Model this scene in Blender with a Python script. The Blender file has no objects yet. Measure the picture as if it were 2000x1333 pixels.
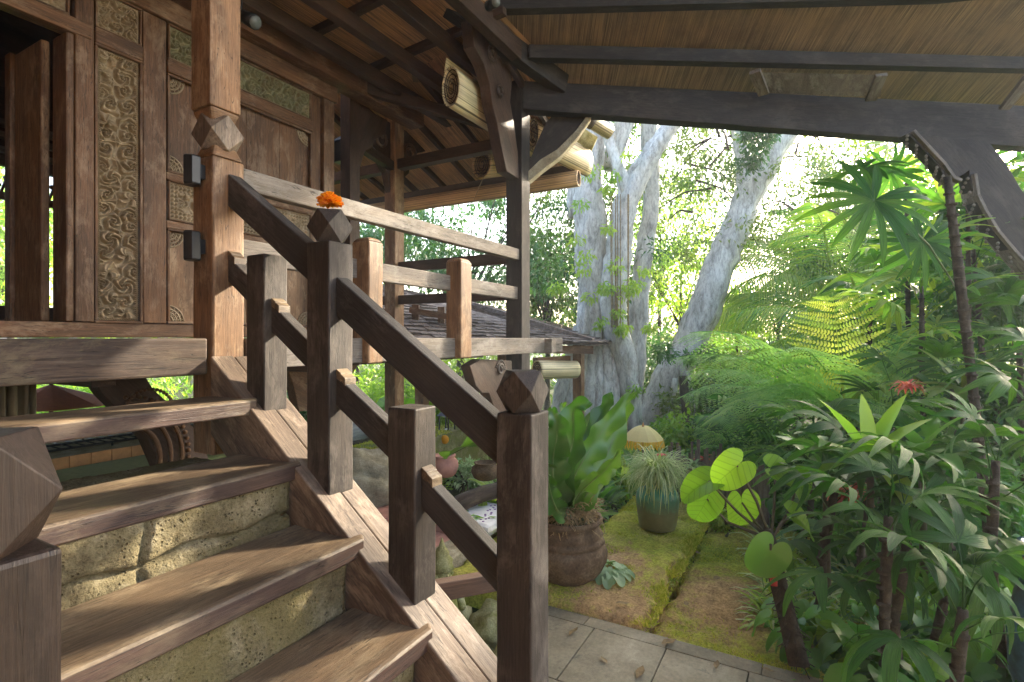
import bpy, math, random
import numpy as np
from mathutils import Vector, Matrix
D = bpy.data
SC = bpy.context.scene
COL = SC.collection
rad = math.radians

# ---------------------------------------------------------------- camera, sky, sun, exposure
FPX = 1040.0                     # focal length in pixels of the 2000 px wide photograph
YAW = rad(29.15)
CA, SA = math.cos(YAW), math.sin(YAW)
cam_d = D.cameras.new('camera'); cam = D.objects.new('camera', cam_d); COL.objects.link(cam)
cam_d.sensor_width = 36; cam_d.lens = FPX / 2000 * 36
cam_d.shift_y = -0.00325
cam_d.clip_start = 0.05; cam_d.clip_end = 1500
cam.location = (0, 0, 0); cam.rotation_euler = (rad(90), 0, YAW - rad(90))
SC.camera = cam
SUN_EL = rad(22)
SUN_H = YAW - rad(47)           # direction (angle from +X) in which the sun stands
sun_vec = Vector((math.cos(SUN_H) * math.cos(SUN_EL), math.sin(SUN_H) * math.cos(SUN_EL), math.sin(SUN_EL)))
W = D.worlds.new('World'); SC.world = W; W.use_nodes = True
nt = W.node_tree; bg = nt.nodes['Background']
sky = nt.nodes.new('ShaderNodeTexSky'); sky.sky_type = 'NISHITA'; sky.sun_disc = False
sky.sun_elevation = SUN_EL; sky.sun_rotation = math.pi / 2 - SUN_H
sky.air_density = 1.0; sky.dust_density = 4.0; sky.ozone_density = 1.0
nt.links.new(sky.outputs[0], bg.inputs[0]); bg.inputs[1].default_value = 0.15
sd = D.lights.new('sun', 'SUN'); sd.energy = 3.2; sd.angle = rad(3.5); sd.color = (1, .88, .7)
sun = D.objects.new('sun', sd); COL.objects.link(sun)
sun.rotation_euler = (-sun_vec).to_track_quat('-Z', 'Y').to_euler()
vs = SC.view_settings; vs.view_transform = 'Standard'; vs.look = 'None'; vs.gamma = 1; vs.exposure = 3.0
SC.cycles.max_bounces = 8; SC.cycles.diffuse_bounces = 5; SC.cycles.transmission_bounces = 6
SC.cycles.transparent_max_bounces = 8
SC.cycles.use_denoising = True

# ---------------------------------------------------------------- pixel rays of the photograph -> places
F = Vector((CA, SA, 0)); R = Vector((SA, -CA, 0)); UP = Vector((0, 0, 1))
HY = 660.0
def ray(px, py): return F + R * ((px - 1000) / FPX) + UP * ((HY - py) / FPX)
def at(px, py, d): return ray(px, py) * d
def onY(px, py, Y): r = ray(px, py); return r * (Y / r.y)
def onX(px, py, X): r = ray(px, py); return r * (X / r.x)
def onZ(px, py, Z): r = ray(px, py); return r * (Z / r.z)
GZ = -1.6                        # paving level; the eye is at z = 0, level with the house floor

# ---------------------------------------------------------------- object helpers
wloc = {}
def tag(o, label=None, cat=None, group=None, kind=None):
    if label: o['label'] = label
    if cat: o['category'] = cat
    if group: o['group'] = group
    if kind: o['kind'] = kind
    return o
def thing(name, label, cat, loc, group=None):
    o = D.objects.new(name, None); COL.objects.link(o); o.empty_display_size = .1
    o.location = loc; wloc[o.name] = Vector(loc)
    return tag(o, label, cat, group)
def weather(o, bev=.007, amp=.005, size=.22, lv=3):
    m = o.modifiers[0] if len(o.modifiers) else o.modifiers.new('bevel', 'BEVEL'); m.width = bev; m.segments = 2; m.limit_method = 'ANGLE'; m.angle_limit = rad(35)
    s = o.modifiers.new('sub', 'SUBSURF'); s.subdivision_type = 'SIMPLE'; s.levels = s.render_levels = lv
    t = D.textures.get('weather') or D.textures.new('weather', 'CLOUDS'); t.noise_scale = size
    d = o.modifiers.new('disp', 'DISPLACE'); d.texture = t; d.strength = amp; d.mid_level = .5; d.texture_coords = 'GLOBAL'
    return o
def finish(me, mats):
    for m in (mats if isinstance(mats, (list, tuple)) else [mats]): me.materials.append(m)
def place(name, me, parent, c):
    o = D.objects.new(name, me); COL.objects.link(o); wloc[o.name] = Vector(c)
    if parent is not None:
        o.parent = parent; o.location = Vector(c) - wloc[parent.name]
    else: o.location = c
    return o
def inst(name, me, M, parent):
    o = D.objects.new(name, me); COL.objects.link(o)
    if parent is not None:
        o.parent = parent; M = Matrix.Translation(-wloc[parent.name]) @ M
    o.matrix_local = M
    return o
def bevel(o, w=.004, seg=2):
    m = o.modifiers.new('bevel', 'BEVEL'); m.width = w; m.segments = seg; m.limit_method = 'ANGLE'; m.angle_limit = rad(35)
    return o
RB = random.Random(5)
class MB:
    def __init__(s): s.v = []; s.f = []; s.g = []; s.sm = []; s.r = []
    def add(s, vs_, fs, gs=None, smooth=False, rnd=None):
        b = len(s.v); s.v += [tuple(p) for p in vs_]
        s.g += [tuple(p) for p in (gs if gs is not None else vs_)]
        k = RB.random() if rnd is None else rnd
        s.r += [k] * len(vs_)
        for q in fs: s.f.append([b + i for i in q]); s.sm.append(smooth)
        return s
    def hexa(s, P, g=None):
        return s.add(P, [(0, 3, 2, 1), (4, 5, 6, 7), (0, 1, 5, 4), (1, 2, 6, 5), (2, 3, 7, 6), (3, 0, 4, 7)], g)
    def beam(s, p0, p1, w, h, up=(0, 0, 1), n=1, w1=None, h1=None):
        p0 = Vector(p0); p1 = Vector(p1); ax = (p1 - p0); L = ax.length; ax.normalize()
        up = Vector(up); side = up.cross(ax).normalized(); upv = ax.cross(side)
        w1 = w if w1 is None else w1; h1 = h if h1 is None else h1
        o = Vector((RB.uniform(0, 50), RB.uniform(0, 50), RB.uniform(0, 50)))
        P = []; G = []
        for (p, t, ww, hh) in ((p0, 0, w, h), (p1, L, w1, h1)):
            for (a, b) in ((-1, -1), (1, -1), (1, 1), (-1, 1)):
                P.append(p + side * (a * ww / 2) + upv * (b * hh / 2)); G.append(Vector((t, a * ww / 2, b * hh / 2)) + o)
        return s.hexa(P, G)
    def box(s, x0, x1, y0, y1, z0, z1, grain='x'):
        c = [(x0, y0, z0), (x1, y0, z0), (x1, y1, z0), (x0, y1, z0), (x0, y0, z1), (x1, y0, z1), (x1, y1, z1), (x0, y1, z1)]
        o = Vector((RB.uniform(0, 50), RB.uniform(0, 50), RB.uniform(0, 50)))
        pm = {'x': (0, 1, 2), 'y': (1, 0, 2), 'z': (2, 0, 1)}[grain]
        return s.hexa(c, [Vector((p[pm[0]], p[pm[1]], p[pm[2]])) + o for p in c])
    def prism(s, poly, off, grain=None):
        """outline (3D points in one plane) given a thickness by the vector off"""
        n = len(poly); P = [Vector(p) for p in poly]; off = Vector(off)
        g = Vector(grain).normalized() if grain is not None else (P[n // 2] - P[0]).normalized()
        h = off.normalized(); k = g.cross(h)
        V = P + [p + off for p in P]
        G = [(v.dot(g), v.dot(h), v.dot(k)) for v in V]
        return s.add(V, [tuple(range(n))[::-1], tuple(range(n, 2 * n))] + [(i, (i + 1) % n, n + (i + 1) % n, n + i) for i in range(n)], G)
    def tube(s, pts, rads, n=8, cap=True, ex=1.0, smooth=True, rough=0, seed=0):
        pts = [Vector(p) for p in pts]; m = len(pts); V = []; G = []; L = 0
        rn = random.Random(seed)
        t0 = (pts[1] - pts[0]).normalized()
        ref = Vector((0, 0, 1)) if abs(t0.z) < .8 else Vector((1, 0, 0))
        a = t0.cross(ref).normalized(); b = a.cross(t0).normalized()
        ph = [1 + rough * rn.uniform(-1, 1) for _ in range(n)]
        for i, p in enumerate(pts):
            t = (pts[min(i + 1, m - 1)] - pts[max(i - 1, 0)]).normalized()
            a = (a - t * a.dot(t)).normalized(); b = t.cross(a)
            r = rads[i] if isinstance(rads, (list, tuple)) else rads
            if i: L += (p - pts[i - 1]).length
            for k in range(n):
                th = 2 * math.pi * k / n; q = r * ph[k] * (1 + rough * .4 * rn.uniform(-1, 1))
                V.append(p + a * (math.cos(th) * q) + b * (math.sin(th) * q * ex)); G.append((L, math.cos(th) * r, math.sin(th) * r))
        Fc = [(i * n + k, i * n + (k + 1) % n, (i + 1) * n + (k + 1) % n, (i + 1) * n + k) for i in range(m - 1) for k in range(n)]
        if cap: Fc += [tuple(range(n))[::-1], tuple(range((m - 1) * n, m * n))]
        return s.add(V, Fc, G, smooth)
    def lathe(s, prof, c, n=24, smooth=True, wob=0, flute=0):
        V = []; c = Vector(c)
        for (r, z) in prof:
            for k in range(n):
                th = 2 * math.pi * k / n; q = r * (1 + wob * math.sin(3 * th + z * 9)) * (1 + (flute * abs(math.sin(th * 6)) if flute else 0))
                V.append(c + Vector((math.cos(th) * q, math.sin(th) * q, z)))
        m = len(prof)
        Fc = [(i * n + k, i * n + (k + 1) % n, (i + 1) * n + (k + 1) % n, (i + 1) * n + k) for i in range(m - 1) for k in range(n)]
        Fc += [tuple(range(n))[::-1], tuple(range((m - 1) * n, m * n))]
        return s.add(V, Fc, None, smooth)
    def ball(s, c, r, n=8, m=5, sc=(1, 1, 1)):
        c = Vector(c); V = []
        for i in range(m + 1):
            a = math.pi * i / m
            for k in range(n):
                b = 2 * math.pi * k / n
                V.append(c + Vector((math.sin(a) * math.cos(b) * r * sc[0], math.sin(a) * math.sin(b) * r * sc[1], math.cos(a) * r * sc[2])))
        return s.add(V, [(i * n + k, (i + 1) * n + k, (i + 1) * n + (k + 1) % n, i * n + (k + 1) % n) for i in range(m) for k in range(n)], None, True)
    def blade(s, pts, wid, nrm=(0, 0, 1), fold=.25, rnd=None, wave=0, wf=3.0):
        """a leaf: centre line, half width per point, raised to both sides of the midrib by fold"""
        pts = [Vector(p) for p in pts]; m = len(pts); V = []; G = []; nrm = Vector(nrm); L = 0
        for i, p in enumerate(pts):
            t = (pts[min(i + 1, m - 1)] - pts[max(i - 1, 0)]).normalized()
            sd_ = t.cross(nrm)
            if sd_.length < 1e-4: sd_ = t.cross(Vector((1, 0, 0)))
            sd_.normalize(); nn = sd_.cross(t)
            w = wid[i]; wv = wave * math.sin(i * wf) * w; wv2 = wave * math.sin(i * wf * 1.13 + 1.7) * w
            if i: L += (p - pts[i - 1]).length
            V += [p - sd_ * w + nn * (fold * w + wv), p, p + sd_ * w + nn * (fold * w + wv2)]
            G += [(L, -w, 0), (L, 0, 0), (L, w, 0)]
        Fc = []
        for i in range(m - 1):
            a = i * 3; Fc += [(a, a + 1, a + 4, a + 3), (a + 1, a + 2, a + 5, a + 4)]
        return s.add(V, Fc, G, True, rnd)
    def mesh(s, name, mats, center=True):
        me = D.meshes.new(name)
        V = np.array(s.v, dtype=np.float32)
        c = (V.max(0) + V.min(0)) / 2 if center else np.zeros(3, np.float32)
        me.from_pydata((V - c).tolist(), [], s.f)
        a = me.attributes.new('gc', 'FLOAT_VECTOR', 'POINT'); a.data.foreach_set('vector', np.array(s.g, dtype=np.float32).ravel())
        a = me.attributes.new('rnd', 'FLOAT', 'POINT'); a.data.foreach_set('value', np.array(s.r, dtype=np.float32))
        me.polygons.foreach_set('use_smooth', s.sm); finish(me, mats); me.update()
        return me, Vector([float(x) for x in c])
    def obj(s, name, mats, parent=None, bev=0):
        me, c = s.mesh(name, mats); o = place(name, me, parent, c)
        if bev: bevel(o, bev)
        return o

def np_mesh(name, V, Fc, rnd, mats, smooth=False):
    me = D.meshes.new(name); k = Fc.shape[1]
    me.vertices.add(len(V)); me.vertices.foreach_set('co', V.astype(np.float32).ravel())
    me.loops.add(Fc.size); me.loops.foreach_set('vertex_index', Fc.astype(np.int32).ravel())
    me.polygons.add(len(Fc)); me.polygons.foreach_set('loop_start', np.arange(0, Fc.size, k, dtype=np.int32))
    me.polygons.foreach_set('loop_total', np.full(len(Fc), k, dtype=np.int32))
    if smooth: me.polygons.foreach_set('use_smooth', np.ones(len(Fc), bool))
    me.update(calc_edges=True)
    a = me.attributes.new('rnd', 'FLOAT', 'POINT'); a.data.foreach_set('value', rnd.astype(np.float32))
    finish(me, mats)
    return me
# small leaf: base, widest pair, tip (two folded halves), one unit long
LEAF_V = np.array([[0, 0, 0], [.28, .20, .05], [.62, .17, .03], [1, 0, -.09], [.62, -.17, .03], [.28, -.20, .05], [.45, 0, -.02]])
LEAF_F = np.array([[0, 6, 2, 1], [6, 3, 2, 2], [0, 5, 4, 6], [6, 4, 3, 3]])
LEAF4_V = np.array([[0, 0, 0], [.4, .2, .07], [1, 0, -.05], [.4, -.2, .07]]); LEAF4_F = np.array([[0, 2, 1], [0, 3, 2]])
NEEDLE_V = np.array([[0, .5, 0], [0, -.5, 0], [1, 0, 0]]); NEEDLE_F = np.array([[0, 1, 2]])
def scatter(name, tv, tf, pos, dr, nr, sc, rnd, mats, wsc=1.0, parent=None, oname=None):
    N = len(pos)
    dr = dr / (np.linalg.norm(dr, axis=1, keepdims=True) + 1e-9)
    sdv = np.cross(dr, nr); sdv /= (np.linalg.norm(sdv, axis=1, keepdims=True) + 1e-9)
    nn = np.cross(sdv, dr)
    sc = np.asarray(sc)[:, None, None]
    T = tv[None, :, :]
    V = (T[..., 0:1] * dr[:, None, :] + T[..., 1:2] * sdv[:, None, :] * wsc + T[..., 2:3] * nn[:, None, :]) * sc + pos[:, None, :]
    k = len(tv)
    Fc = (tf[None] + (np.arange(N) * k)[:, None, None]).reshape(-1, tf.shape[1])
    V = V.reshape(-1, 3); c = (V.max(0) + V.min(0)) / 2
    me = np_mesh(name, V - c, Fc, np.repeat(rnd, k), mats)
    return place(oname or name, me, parent, Vector([float(x) for x in c]))

# ---------------------------------------------------------------- materials
def newmat(name):
    m = D.materials.new(name); m.use_nodes = True; n = m.node_tree
    p = n.nodes['Principled BSDF']
    return m, n, p
def N_(n, t, **kw):
    x = n.nodes.new(t)
    for k, v in kw.items(): setattr(x, k, v)
    return x
def ramp(n, src, stops):
    r = N_(n, 'ShaderNodeValToRGB'); e = r.color_ramp.elements
    while len(e) < len(stops): e.new(.5)
    for i, (p, c) in enumerate(stops):
        e[i].position = p; e[i].color = (c[0], c[1], c[2], 1) if not isinstance(c, (int, float)) else (c, c, c, 1)
    n.links.new(src, r.inputs[0]); return r.outputs[0]
def mixc(n, fac, a, b, mode='MIX'):
    x = N_(n, 'ShaderNodeMix', data_type='RGBA', blend_type=mode)
    for s_, v in ((0, fac), (6, a), (7, b)):
        if isinstance(v, (int, float)): x.inputs[s_].default_value = v
        elif isinstance(v, tuple): x.inputs[s_].default_value = (v[0], v[1], v[2], 1)
        else: n.links.new(v, x.inputs[s_])
    return x.outputs[2]
def coords(n, attr='gc', scale=(1, 1, 1)):
    if attr == 'obj': a = N_(n, 'ShaderNodeTexCoord').outputs['Object']
    elif attr == 'pos': a = N_(n, 'ShaderNodeNewGeometry').outputs['Position']
    else: a = N_(n, 'ShaderNodeAttribute', attribute_name=attr).outputs['Vector']
    mp = N_(n, 'ShaderNodeMapping'); mp.inputs['Scale'].default_value = scale; n.links.new(a, mp.inputs[0])
    return mp.outputs[0]
def noise(n, vec, scale, detail=5, rough=.6, dist=0):
    x = N_(n, 'ShaderNodeTexNoise'); x.inputs['Scale'].default_value = scale; x.inputs['Detail'].default_value = detail
    x.inputs['Roughness'].default_value = rough; x.inputs['Distortion'].default_value = dist
    n.links.new(vec, x.inputs['Vector']); return x.outputs[0]
def bump(n, p, h, strength=.4, dist=.004):
    b = N_(n, 'ShaderNodeBump'); b.inputs['Strength'].default_value = strength; b.inputs['Distance'].default_value = dist
    n.links.new(h, b.inputs['Height']); n.links.new(b.outputs[0], p.inputs['Normal'])
def wood(name, dark, mid, light, rough=.6, grain=1.0, wear=None, crack=1.0):
    m, n, p = newmat(name)
    v = coords(n, 'gc', (2.6, 70 * grain, 70 * grain))
    fine = noise(n, v, 1.8, 10, .78, .9)
    v2 = coords(n, 'gc', (1.1, 4, 4)); blot = noise(n, v2, 1.3, 5, .65, .5)
    v3 = coords(n, 'gc', (9, 260, 260)); hair = noise(n, v3, 2.0, 3, .6)
    v4 = coords(n, 'gc', (.9, 17, 17)); cr = noise(n, v4, 2.4, 3, .5, .9)
    c = ramp(n, fine, [(.22, dark), (.5, mid), (.8, light)])
    c2 = ramp(n, blot, [(.28, (.42, .40, .40)), (.5, (.95, .95, .95)), (.72, (1.5, 1.42, 1.3))])
    c = mixc(n, 1, c, c2, 'MULTIPLY')
    c = mixc(n, .55, c, ramp(n, hair, [(.3, (.55, .52, .5)), (.6, (1.15, 1.15, 1.15))]), 'MULTIPLY')
    if wear:
        v5 = coords(n, 'gc', (1.3, 3, 3)); w = noise(n, v5, 2.7, 7, .75, .3)
        f = ramp(n, w, [(.5, 0.0), (.68, .8)]); c = mixc(n, f, c, wear)
    crk = ramp(n, cr, [(.488, 1.0), (.5, 0.0), (.512, 1.0)])
    crm = mixc(n, .75 * crack, (1, 1, 1), crk)
    c = mixc(n, 1, c, crm, 'MULTIPLY')
    n.links.new(c, p.inputs['Base Color'])
    r = ramp(n, fine, [(.3, rough + .12), (.7, rough - .08)]); n.links.new(r, p.inputs['Roughness'])
    p.inputs['Specular IOR Level'].default_value = .35
    h = mixc(n, .45, fine, hair); h = mixc(n, 1, h, crm, 'MULTIPLY')
    bump(n, p, h, .5, .004)
    return m
def leafmat(name, c0, c1, c2, trans=.42, rough=.42, spec=.5, tcol=1.6, ribs=0):
    m, n, p = newmat(name)
    a = N_(n, 'ShaderNodeAttribute', attribute_name='rnd').outputs['Fac']
    oi = N_(n, 'ShaderNodeObjectInfo').outputs['Random']
    ad = N_(n, 'ShaderNodeMath', operation='MULTIPLY_ADD'); n.links.new(oi, ad.inputs[0]); ad.inputs[1].default_value = .3; n.links.new(a, ad.inputs[2])
    pos = noise(n, coords(n, 'pos'), 1.1, 2, .5)
    ad2 = N_(n, 'ShaderNodeMath', operation='ADD'); n.links.new(ad.outputs[0], ad2.inputs[0]); n.links.new(pos, ad2.inputs[1])
    ad3 = N_(n, 'ShaderNodeMath', operation='MULTIPLY'); n.links.new(ad2.outputs[0], ad3.inputs[0]); ad3.inputs[1].default_value = .55
    c = ramp(n, ad3.outputs[0], [(.22, c0), (.5, c1), (.82, c2)])
    if ribs == 1:
        rb = noise(n, coords(n, 'gc', (1.5, 45, 1)), 2.4, 2, .6); c = mixc(n, 1, c, ramp(n, rb, [(.3, .62), (.7, 1.35)]), 'MULTIPLY'); bump(n, p, rb, .9, .006)
        sg = noise(n, coords(n, 'pos'), 9, 5, .7); c = mixc(n, ramp(n, sg, [(.66, 0.0), (.74, .7)]), c, (.2, .16, .05))
    if ribs == 2:
        sp = N_(n, 'ShaderNodeSeparateXYZ'); n.links.new(N_(n, 'ShaderNodeAttribute', attribute_name='gc').outputs['Vector'], sp.inputs[0])
        def mt(op, a_, b_=None):
            x = N_(n, 'ShaderNodeMath', operation=op)
            for i_, v_ in ((0, a_), (1, b_)):
                if v_ is None: continue
                if isinstance(v_, (int, float)): x.inputs[i_].default_value = v_
                else: n.links.new(v_, x.inputs[i_])
            return x.outputs[0]
        ay = mt('ABSOLUTE', sp.outputs[1]); q1 = mt('MULTIPLY', mt('SUBTRACT', sp.outputs[0], mt('MULTIPLY', ay, .55)), 26)
        vein = mt('GREATER_THAN', mt('SINE', q1), .86); mid = mt('LESS_THAN', ay, .016); vv = mt('MAXIMUM', vein, mid)
        c = mixc(n, mt('MULTIPLY', vv, .32), c, tuple(x_ * .45 for x_ in c0))
        sg = noise(n, coords(n, 'pos'), 14, 6, .75); c = mixc(n, ramp(n, sg, [(.62, 0.0), (.72, .5)]), c, (.2, .2, .04)); bump(n, p, vv, .5, .003)
    n.links.new(c, p.inputs['Base Color']); p.inputs['Roughness'].default_value = rough; p.inputs['Specular IOR Level'].default_value = spec
    t = N_(n, 'ShaderNodeBsdfTranslucent')
    tc = mixc(n, 1, c, (tcol, tcol * 1.12, tcol * .55), 'MULTIPLY'); n.links.new(tc, t.inputs[0])
    mx = N_(n, 'ShaderNodeMixShader'); mx.inputs[0].default_value = trans
    n.links.new(p.outputs[0], mx.inputs[1]); n.links.new(t.outputs[0], mx.inputs[2])
    n.links.new(mx.outputs[0], n.nodes['Material Output'].inputs[0])
    return m
def plain(name, c, rough=.6, var=.25, scale=8, bmp=.2, spec=.4, metal=0, coord='pos'):
    m, n, p = newmat(name)
    f = noise(n, coords(n, coord), scale, 6, .65)
    lo = tuple(x * (1 - var) for x in c); hi = tuple(min(1, x * (1 + var)) for x in c)
    n.links.new(ramp(n, f, [(.3, lo), (.7, hi)]), p.inputs['Base Color'])
    p.inputs['Roughness'].default_value = rough; p.inputs['Specular IOR Level'].default_value = spec; p.inputs['Metallic'].default_value = metal
    if bmp: bump(n, p, f, bmp, .004)
    return m
M = {}
M['newel'] = wood('dark_stained_wood', (.019, .0145, .0115), (.039, .030, .024), (.085, .066, .052), .62, 1.3, (.135, .113, .094), .8)
M['newel_red_shade'] = wood('shaded_red_wood', (.010, .006, .005), (.021, .013, .010), (.045, .029, .022), .45, 1.3, (.055, .038, .03), .5)  # reddish wood, darkened further so the colour carries the near post's shade
M['rail'] = wood('dark_rail_wood', (.017, .0155, .015), (.033, .029, .028), (.072, .063, .056), .65, 1.2, (.14, .122, .11), .8)
M['teak'] = wood('old_teak', (.05, .023, .009), (.125, .059, .025), (.25, .135, .064), .5, .9, (.33, .225, .145))
M['post'] = wood('warm_post_wood', (.1, .05, .023), (.215, .117, .057), (.37, .228, .12), .5, 1.0, (.47, .33, .2))
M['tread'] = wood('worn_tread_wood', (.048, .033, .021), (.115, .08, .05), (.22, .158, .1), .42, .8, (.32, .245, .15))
M['treadside'] = wood('shaded_tread_edge_wood', (.028, .015, .012), (.06, .034, .026), (.12, .075, .055), .5, .8, (.13, .095, .06))  # tread fronts: shade put into the colour; the worn tops stay lighter
M['string'] = wood('reddish_stringer_wood', (.068, .046, .033), (.135, .098, .071), (.26, .2, .15), .55, .8, (.4, .31, .23))
M['grey'] = wood('weathered_grey_wood', (.075, .06, .047), (.155, .13, .106), (.27, .238, .2), .74, 1.2, (.29, .262, .228))
M['beam'] = wood('rough_deck_beam_wood', (.03, .018, .012), (.07, .044, .029), (.145, .1, .066), .65, .7, (.16, .125, .07))
M['roof'] = wood('roof_timber', (.026, .014, .009), (.055, .03, .019), (.11, .065, .042), .6, 1.0, (.09, .06, .042), .5)
M['roofdark'] = wood('blackened_beam_wood', (.012, .0095, .008), (.026, .021, .018), (.056, .046, .039), .68, 1.0, (.07, .057, .047), 1.0)
M['black'] = plain('black_metal', (.012, .012, .013), .4, .2, 20, .05)
M['glass'] = plain('lamp_glass', (.14, .15, .14), .15, .1, 3, 0)

def reedmat(name, base, stripe_scale=130, axis='y'):
    m, n, p = newmat(name)
    v = coords(n, 'gc', (2.5, stripe_scale, 1)); f = noise(n, v, 1.0, 2, .5)
    v2 = coords(n, 'gc', (.5, 28, 1)); g = noise(n, v2, 1, 3, .6)
    v3 = coords(n, 'gc', (1.6, 1.6, 1)); b = noise(n, v3, 1.6, 5, .7)
    dk = tuple(x * .22 for x in base); lt = tuple(min(1, x * 1.65) for x in base)
    c = ramp(n, f, [(.3, dk), (.46, base), (.68, lt)])
    c = mixc(n, .6, c, ramp(n, g, [(.3, (.45, .4, .36)), (.6, (1.2, 1.15, 1.1))]), 'MULTIPLY')
    c = mixc(n, .8, c, ramp(n, b, [(.3, (.5, .46, .42)), (.5, (1, 1, 1)), (.7, (1.3, 1.25, 1.1))]), 'MULTIPLY')
    n.links.new(c, p.inputs['Base Color']); p.inputs['Roughness'].default_value = .6
    bump(n, p, f, .9, .012)
    return m
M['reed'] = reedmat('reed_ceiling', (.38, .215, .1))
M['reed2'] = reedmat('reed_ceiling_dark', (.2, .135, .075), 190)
M['bamboo'] = reedmat('bamboo_blind', (.5, .42, .24), 1)
def stripe_y(m_name, base, sc):
    m, n, p = newmat(m_name)
    v = coords(n, 'gc', (0, sc, sc)); f = noise(n, v, 1.0, 1, .5)
    v2 = coords(n, 'gc', (3, 30, 30)); g = noise(n, v2, 1, 3, .6)
    dk = tuple(x * .25 for x in base); lt = tuple(min(1, x * 1.35) for x in base)
    c = mixc(n, .5, ramp(n, f, [(.36, dk), (.45, base), (.62, lt)]), ramp(n, g, [(.3, .5), (.6, 1.1)]), 'MULTIPLY')
    n.links.new(c, p.inputs['Base Color']); p.inputs['Roughness'].default_value = .5; bump(n, p, f, .8, .006)
    return m
M['bamboo'] = stripe_y('bamboo_blind', (.56, .47, .27), 95)
M['bamboo_warm'] = stripe_y('bamboo_blind_warm', (.5, .33, .16), 95)

def carvemat():
    m, n, p = newmat('carved_wood')
    f = noise(n, coords(n, 'pos'), 9, 6, .7); g = noise(n, coords(n, 'pos'), 90, 4, .6)
    c = ramp(n, f, [(.3, (.18, .125, .07)), (.5, (.29, .215, .125)), (.7, (.43, .34, .22))])
    c = mixc(n, .5, c, ramp(n, g, [(.3, .6), (.65, 1.15)]), 'MULTIPLY')
    n.links.new(c, p.inputs['Base Color']); p.inputs['Roughness'].default_value = .6; bump(n, p, g, .3, .002)
    return m
M['carve'] = carvemat()
def carvegreen():
    m, n, p = newmat('carved_wood_green')
    f = noise(n, coords(n, 'pos'), 7, 6, .7)
    c = ramp(n, f, [(.35, (.17, .125, .065)), (.52, (.17, .165, .085)), (.7, (.33, .26, .15))])
    n.links.new(c, p.inputs['Base Color']); p.inputs['Roughness'].default_value = .6
    return m
M['carve_green'] = carvegreen()

def stonemat(name, lo, mid, hi, scale=6, bs=.9, moss=None, bd=.02, pits=0):
    m, n, p = newmat(name)
    v = coords(n, 'pos'); f = noise(n, v, scale, 10, .72, .2); g = noise(n, v, scale * 14, 5, .7)
    c = ramp(n, f, [(.3, lo), (.5, mid), (.7, hi)])
    c = mixc(n, .6, c, ramp(n, g, [(.32, .35), (.6, 1.2)]), 'MULTIPLY')
    if moss:
        mf = noise(n, v, 2.3, 6, .7, .4); c = mixc(n, ramp(n, mf, [(.46, 0.0), (.56, .85)]), c, mixc(n, g, tuple(x * .5 for x in moss), tuple(x * 1.4 for x in moss)))
    hh = mixc(n, .5, f, g)
    if pits:
        vo = N_(n, 'ShaderNodeTexVoronoi'); vo.inputs['Scale'].default_value = pits; n.links.new(v, vo.inputs['Vector']); pf = ramp(n, noise(n, v, pits * .3, 4, .7), [(.45, 1.0), (.6, 0.0)])
        pm = mixc(n, pf, ramp(n, vo.outputs['Distance'], [(.12, 0.0), (.38, 1.0)]), (1, 1, 1)); hh = mixc(n, .85, hh, pm, 'MULTIPLY'); c = mixc(n, .55, c, pm, 'MULTIPLY')
    n.links.new(c, p.inputs['Base Color']); p.inputs['Roughness'].default_value = .95; p.inputs['Specular IOR Level'].default_value = .15
    bump(n, p, hh, bs, bd)
    return m
M['stone'] = stonemat('rough_mossy_stone', (.09, .07, .038), (.2, .165, .09), (.36, .31, .2), 8, 1.0, (.17, .14, .06), .02, 75)
M['stone2'] = stonemat('pale_stone', (.2, .17, .11), (.36, .32, .22), (.55, .5, .38), 9, .8)
M['stonemoss'] = stonemat('mossy_statue_stone', (.14, .13, .05), (.3, .28, .12), (.5, .47, .26), 11, .8, (.22, .24, .05))
def mossmat():
    m, n, p = newmat('moss')
    v = coords(n, 'pos'); f = noise(n, v, 2.1, 8, .68, .3); g = noise(n, v, 60, 5, .7); q = noise(n, v, 14, 5, .65)
    c = ramp(n, f, [(.34, (.24, .3, .04)), (.47, (.36, .37, .06)), (.58, (.46, .4, .1)), (.7, (.5, .37, .16))])
    for cx_, cy_, rr_ in ((3.55, .40, .85), (3.05, 1.02, .6), (3.6, 1.25, .45)):
        dn = N_(n, 'ShaderNodeVectorMath', operation='DISTANCE'); n.links.new(N_(n, 'ShaderNodeNewGeometry').outputs['Position'], dn.inputs[0]); dn.inputs[1].default_value = (cx_, cy_, -1.62)
        ad_ = N_(n, 'ShaderNodeMath', operation='MULTIPLY_ADD'); n.links.new(q, ad_.inputs[0]); ad_.inputs[1].default_value = .9; n.links.new(dn.outputs['Value'], ad_.inputs[2])
        c = mixc(n, ramp(n, ad_.outputs[0], [(.45 + rr_ * .3, .8), (.45 + rr_ * .72, 0.0)]), c, (.5, .3, .17))
    c = mixc(n, .75, c, ramp(n, g, [(.32, .35), (.6, 1.25)]), 'MULTIPLY')
    c = mixc(n, .6, c, ramp(n, q, [(.35, .55), (.6, 1.15)]), 'MULTIPLY')
    n.links.new(c, p.inputs['Base Color']); p.inputs['Roughness'].default_value = 1; p.inputs['Specular IOR Level'].default_value = .1
    bump(n, p, mixc(n, .6, q, g), 1.0, .02)
    return m
M['moss'] = mossmat()
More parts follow.
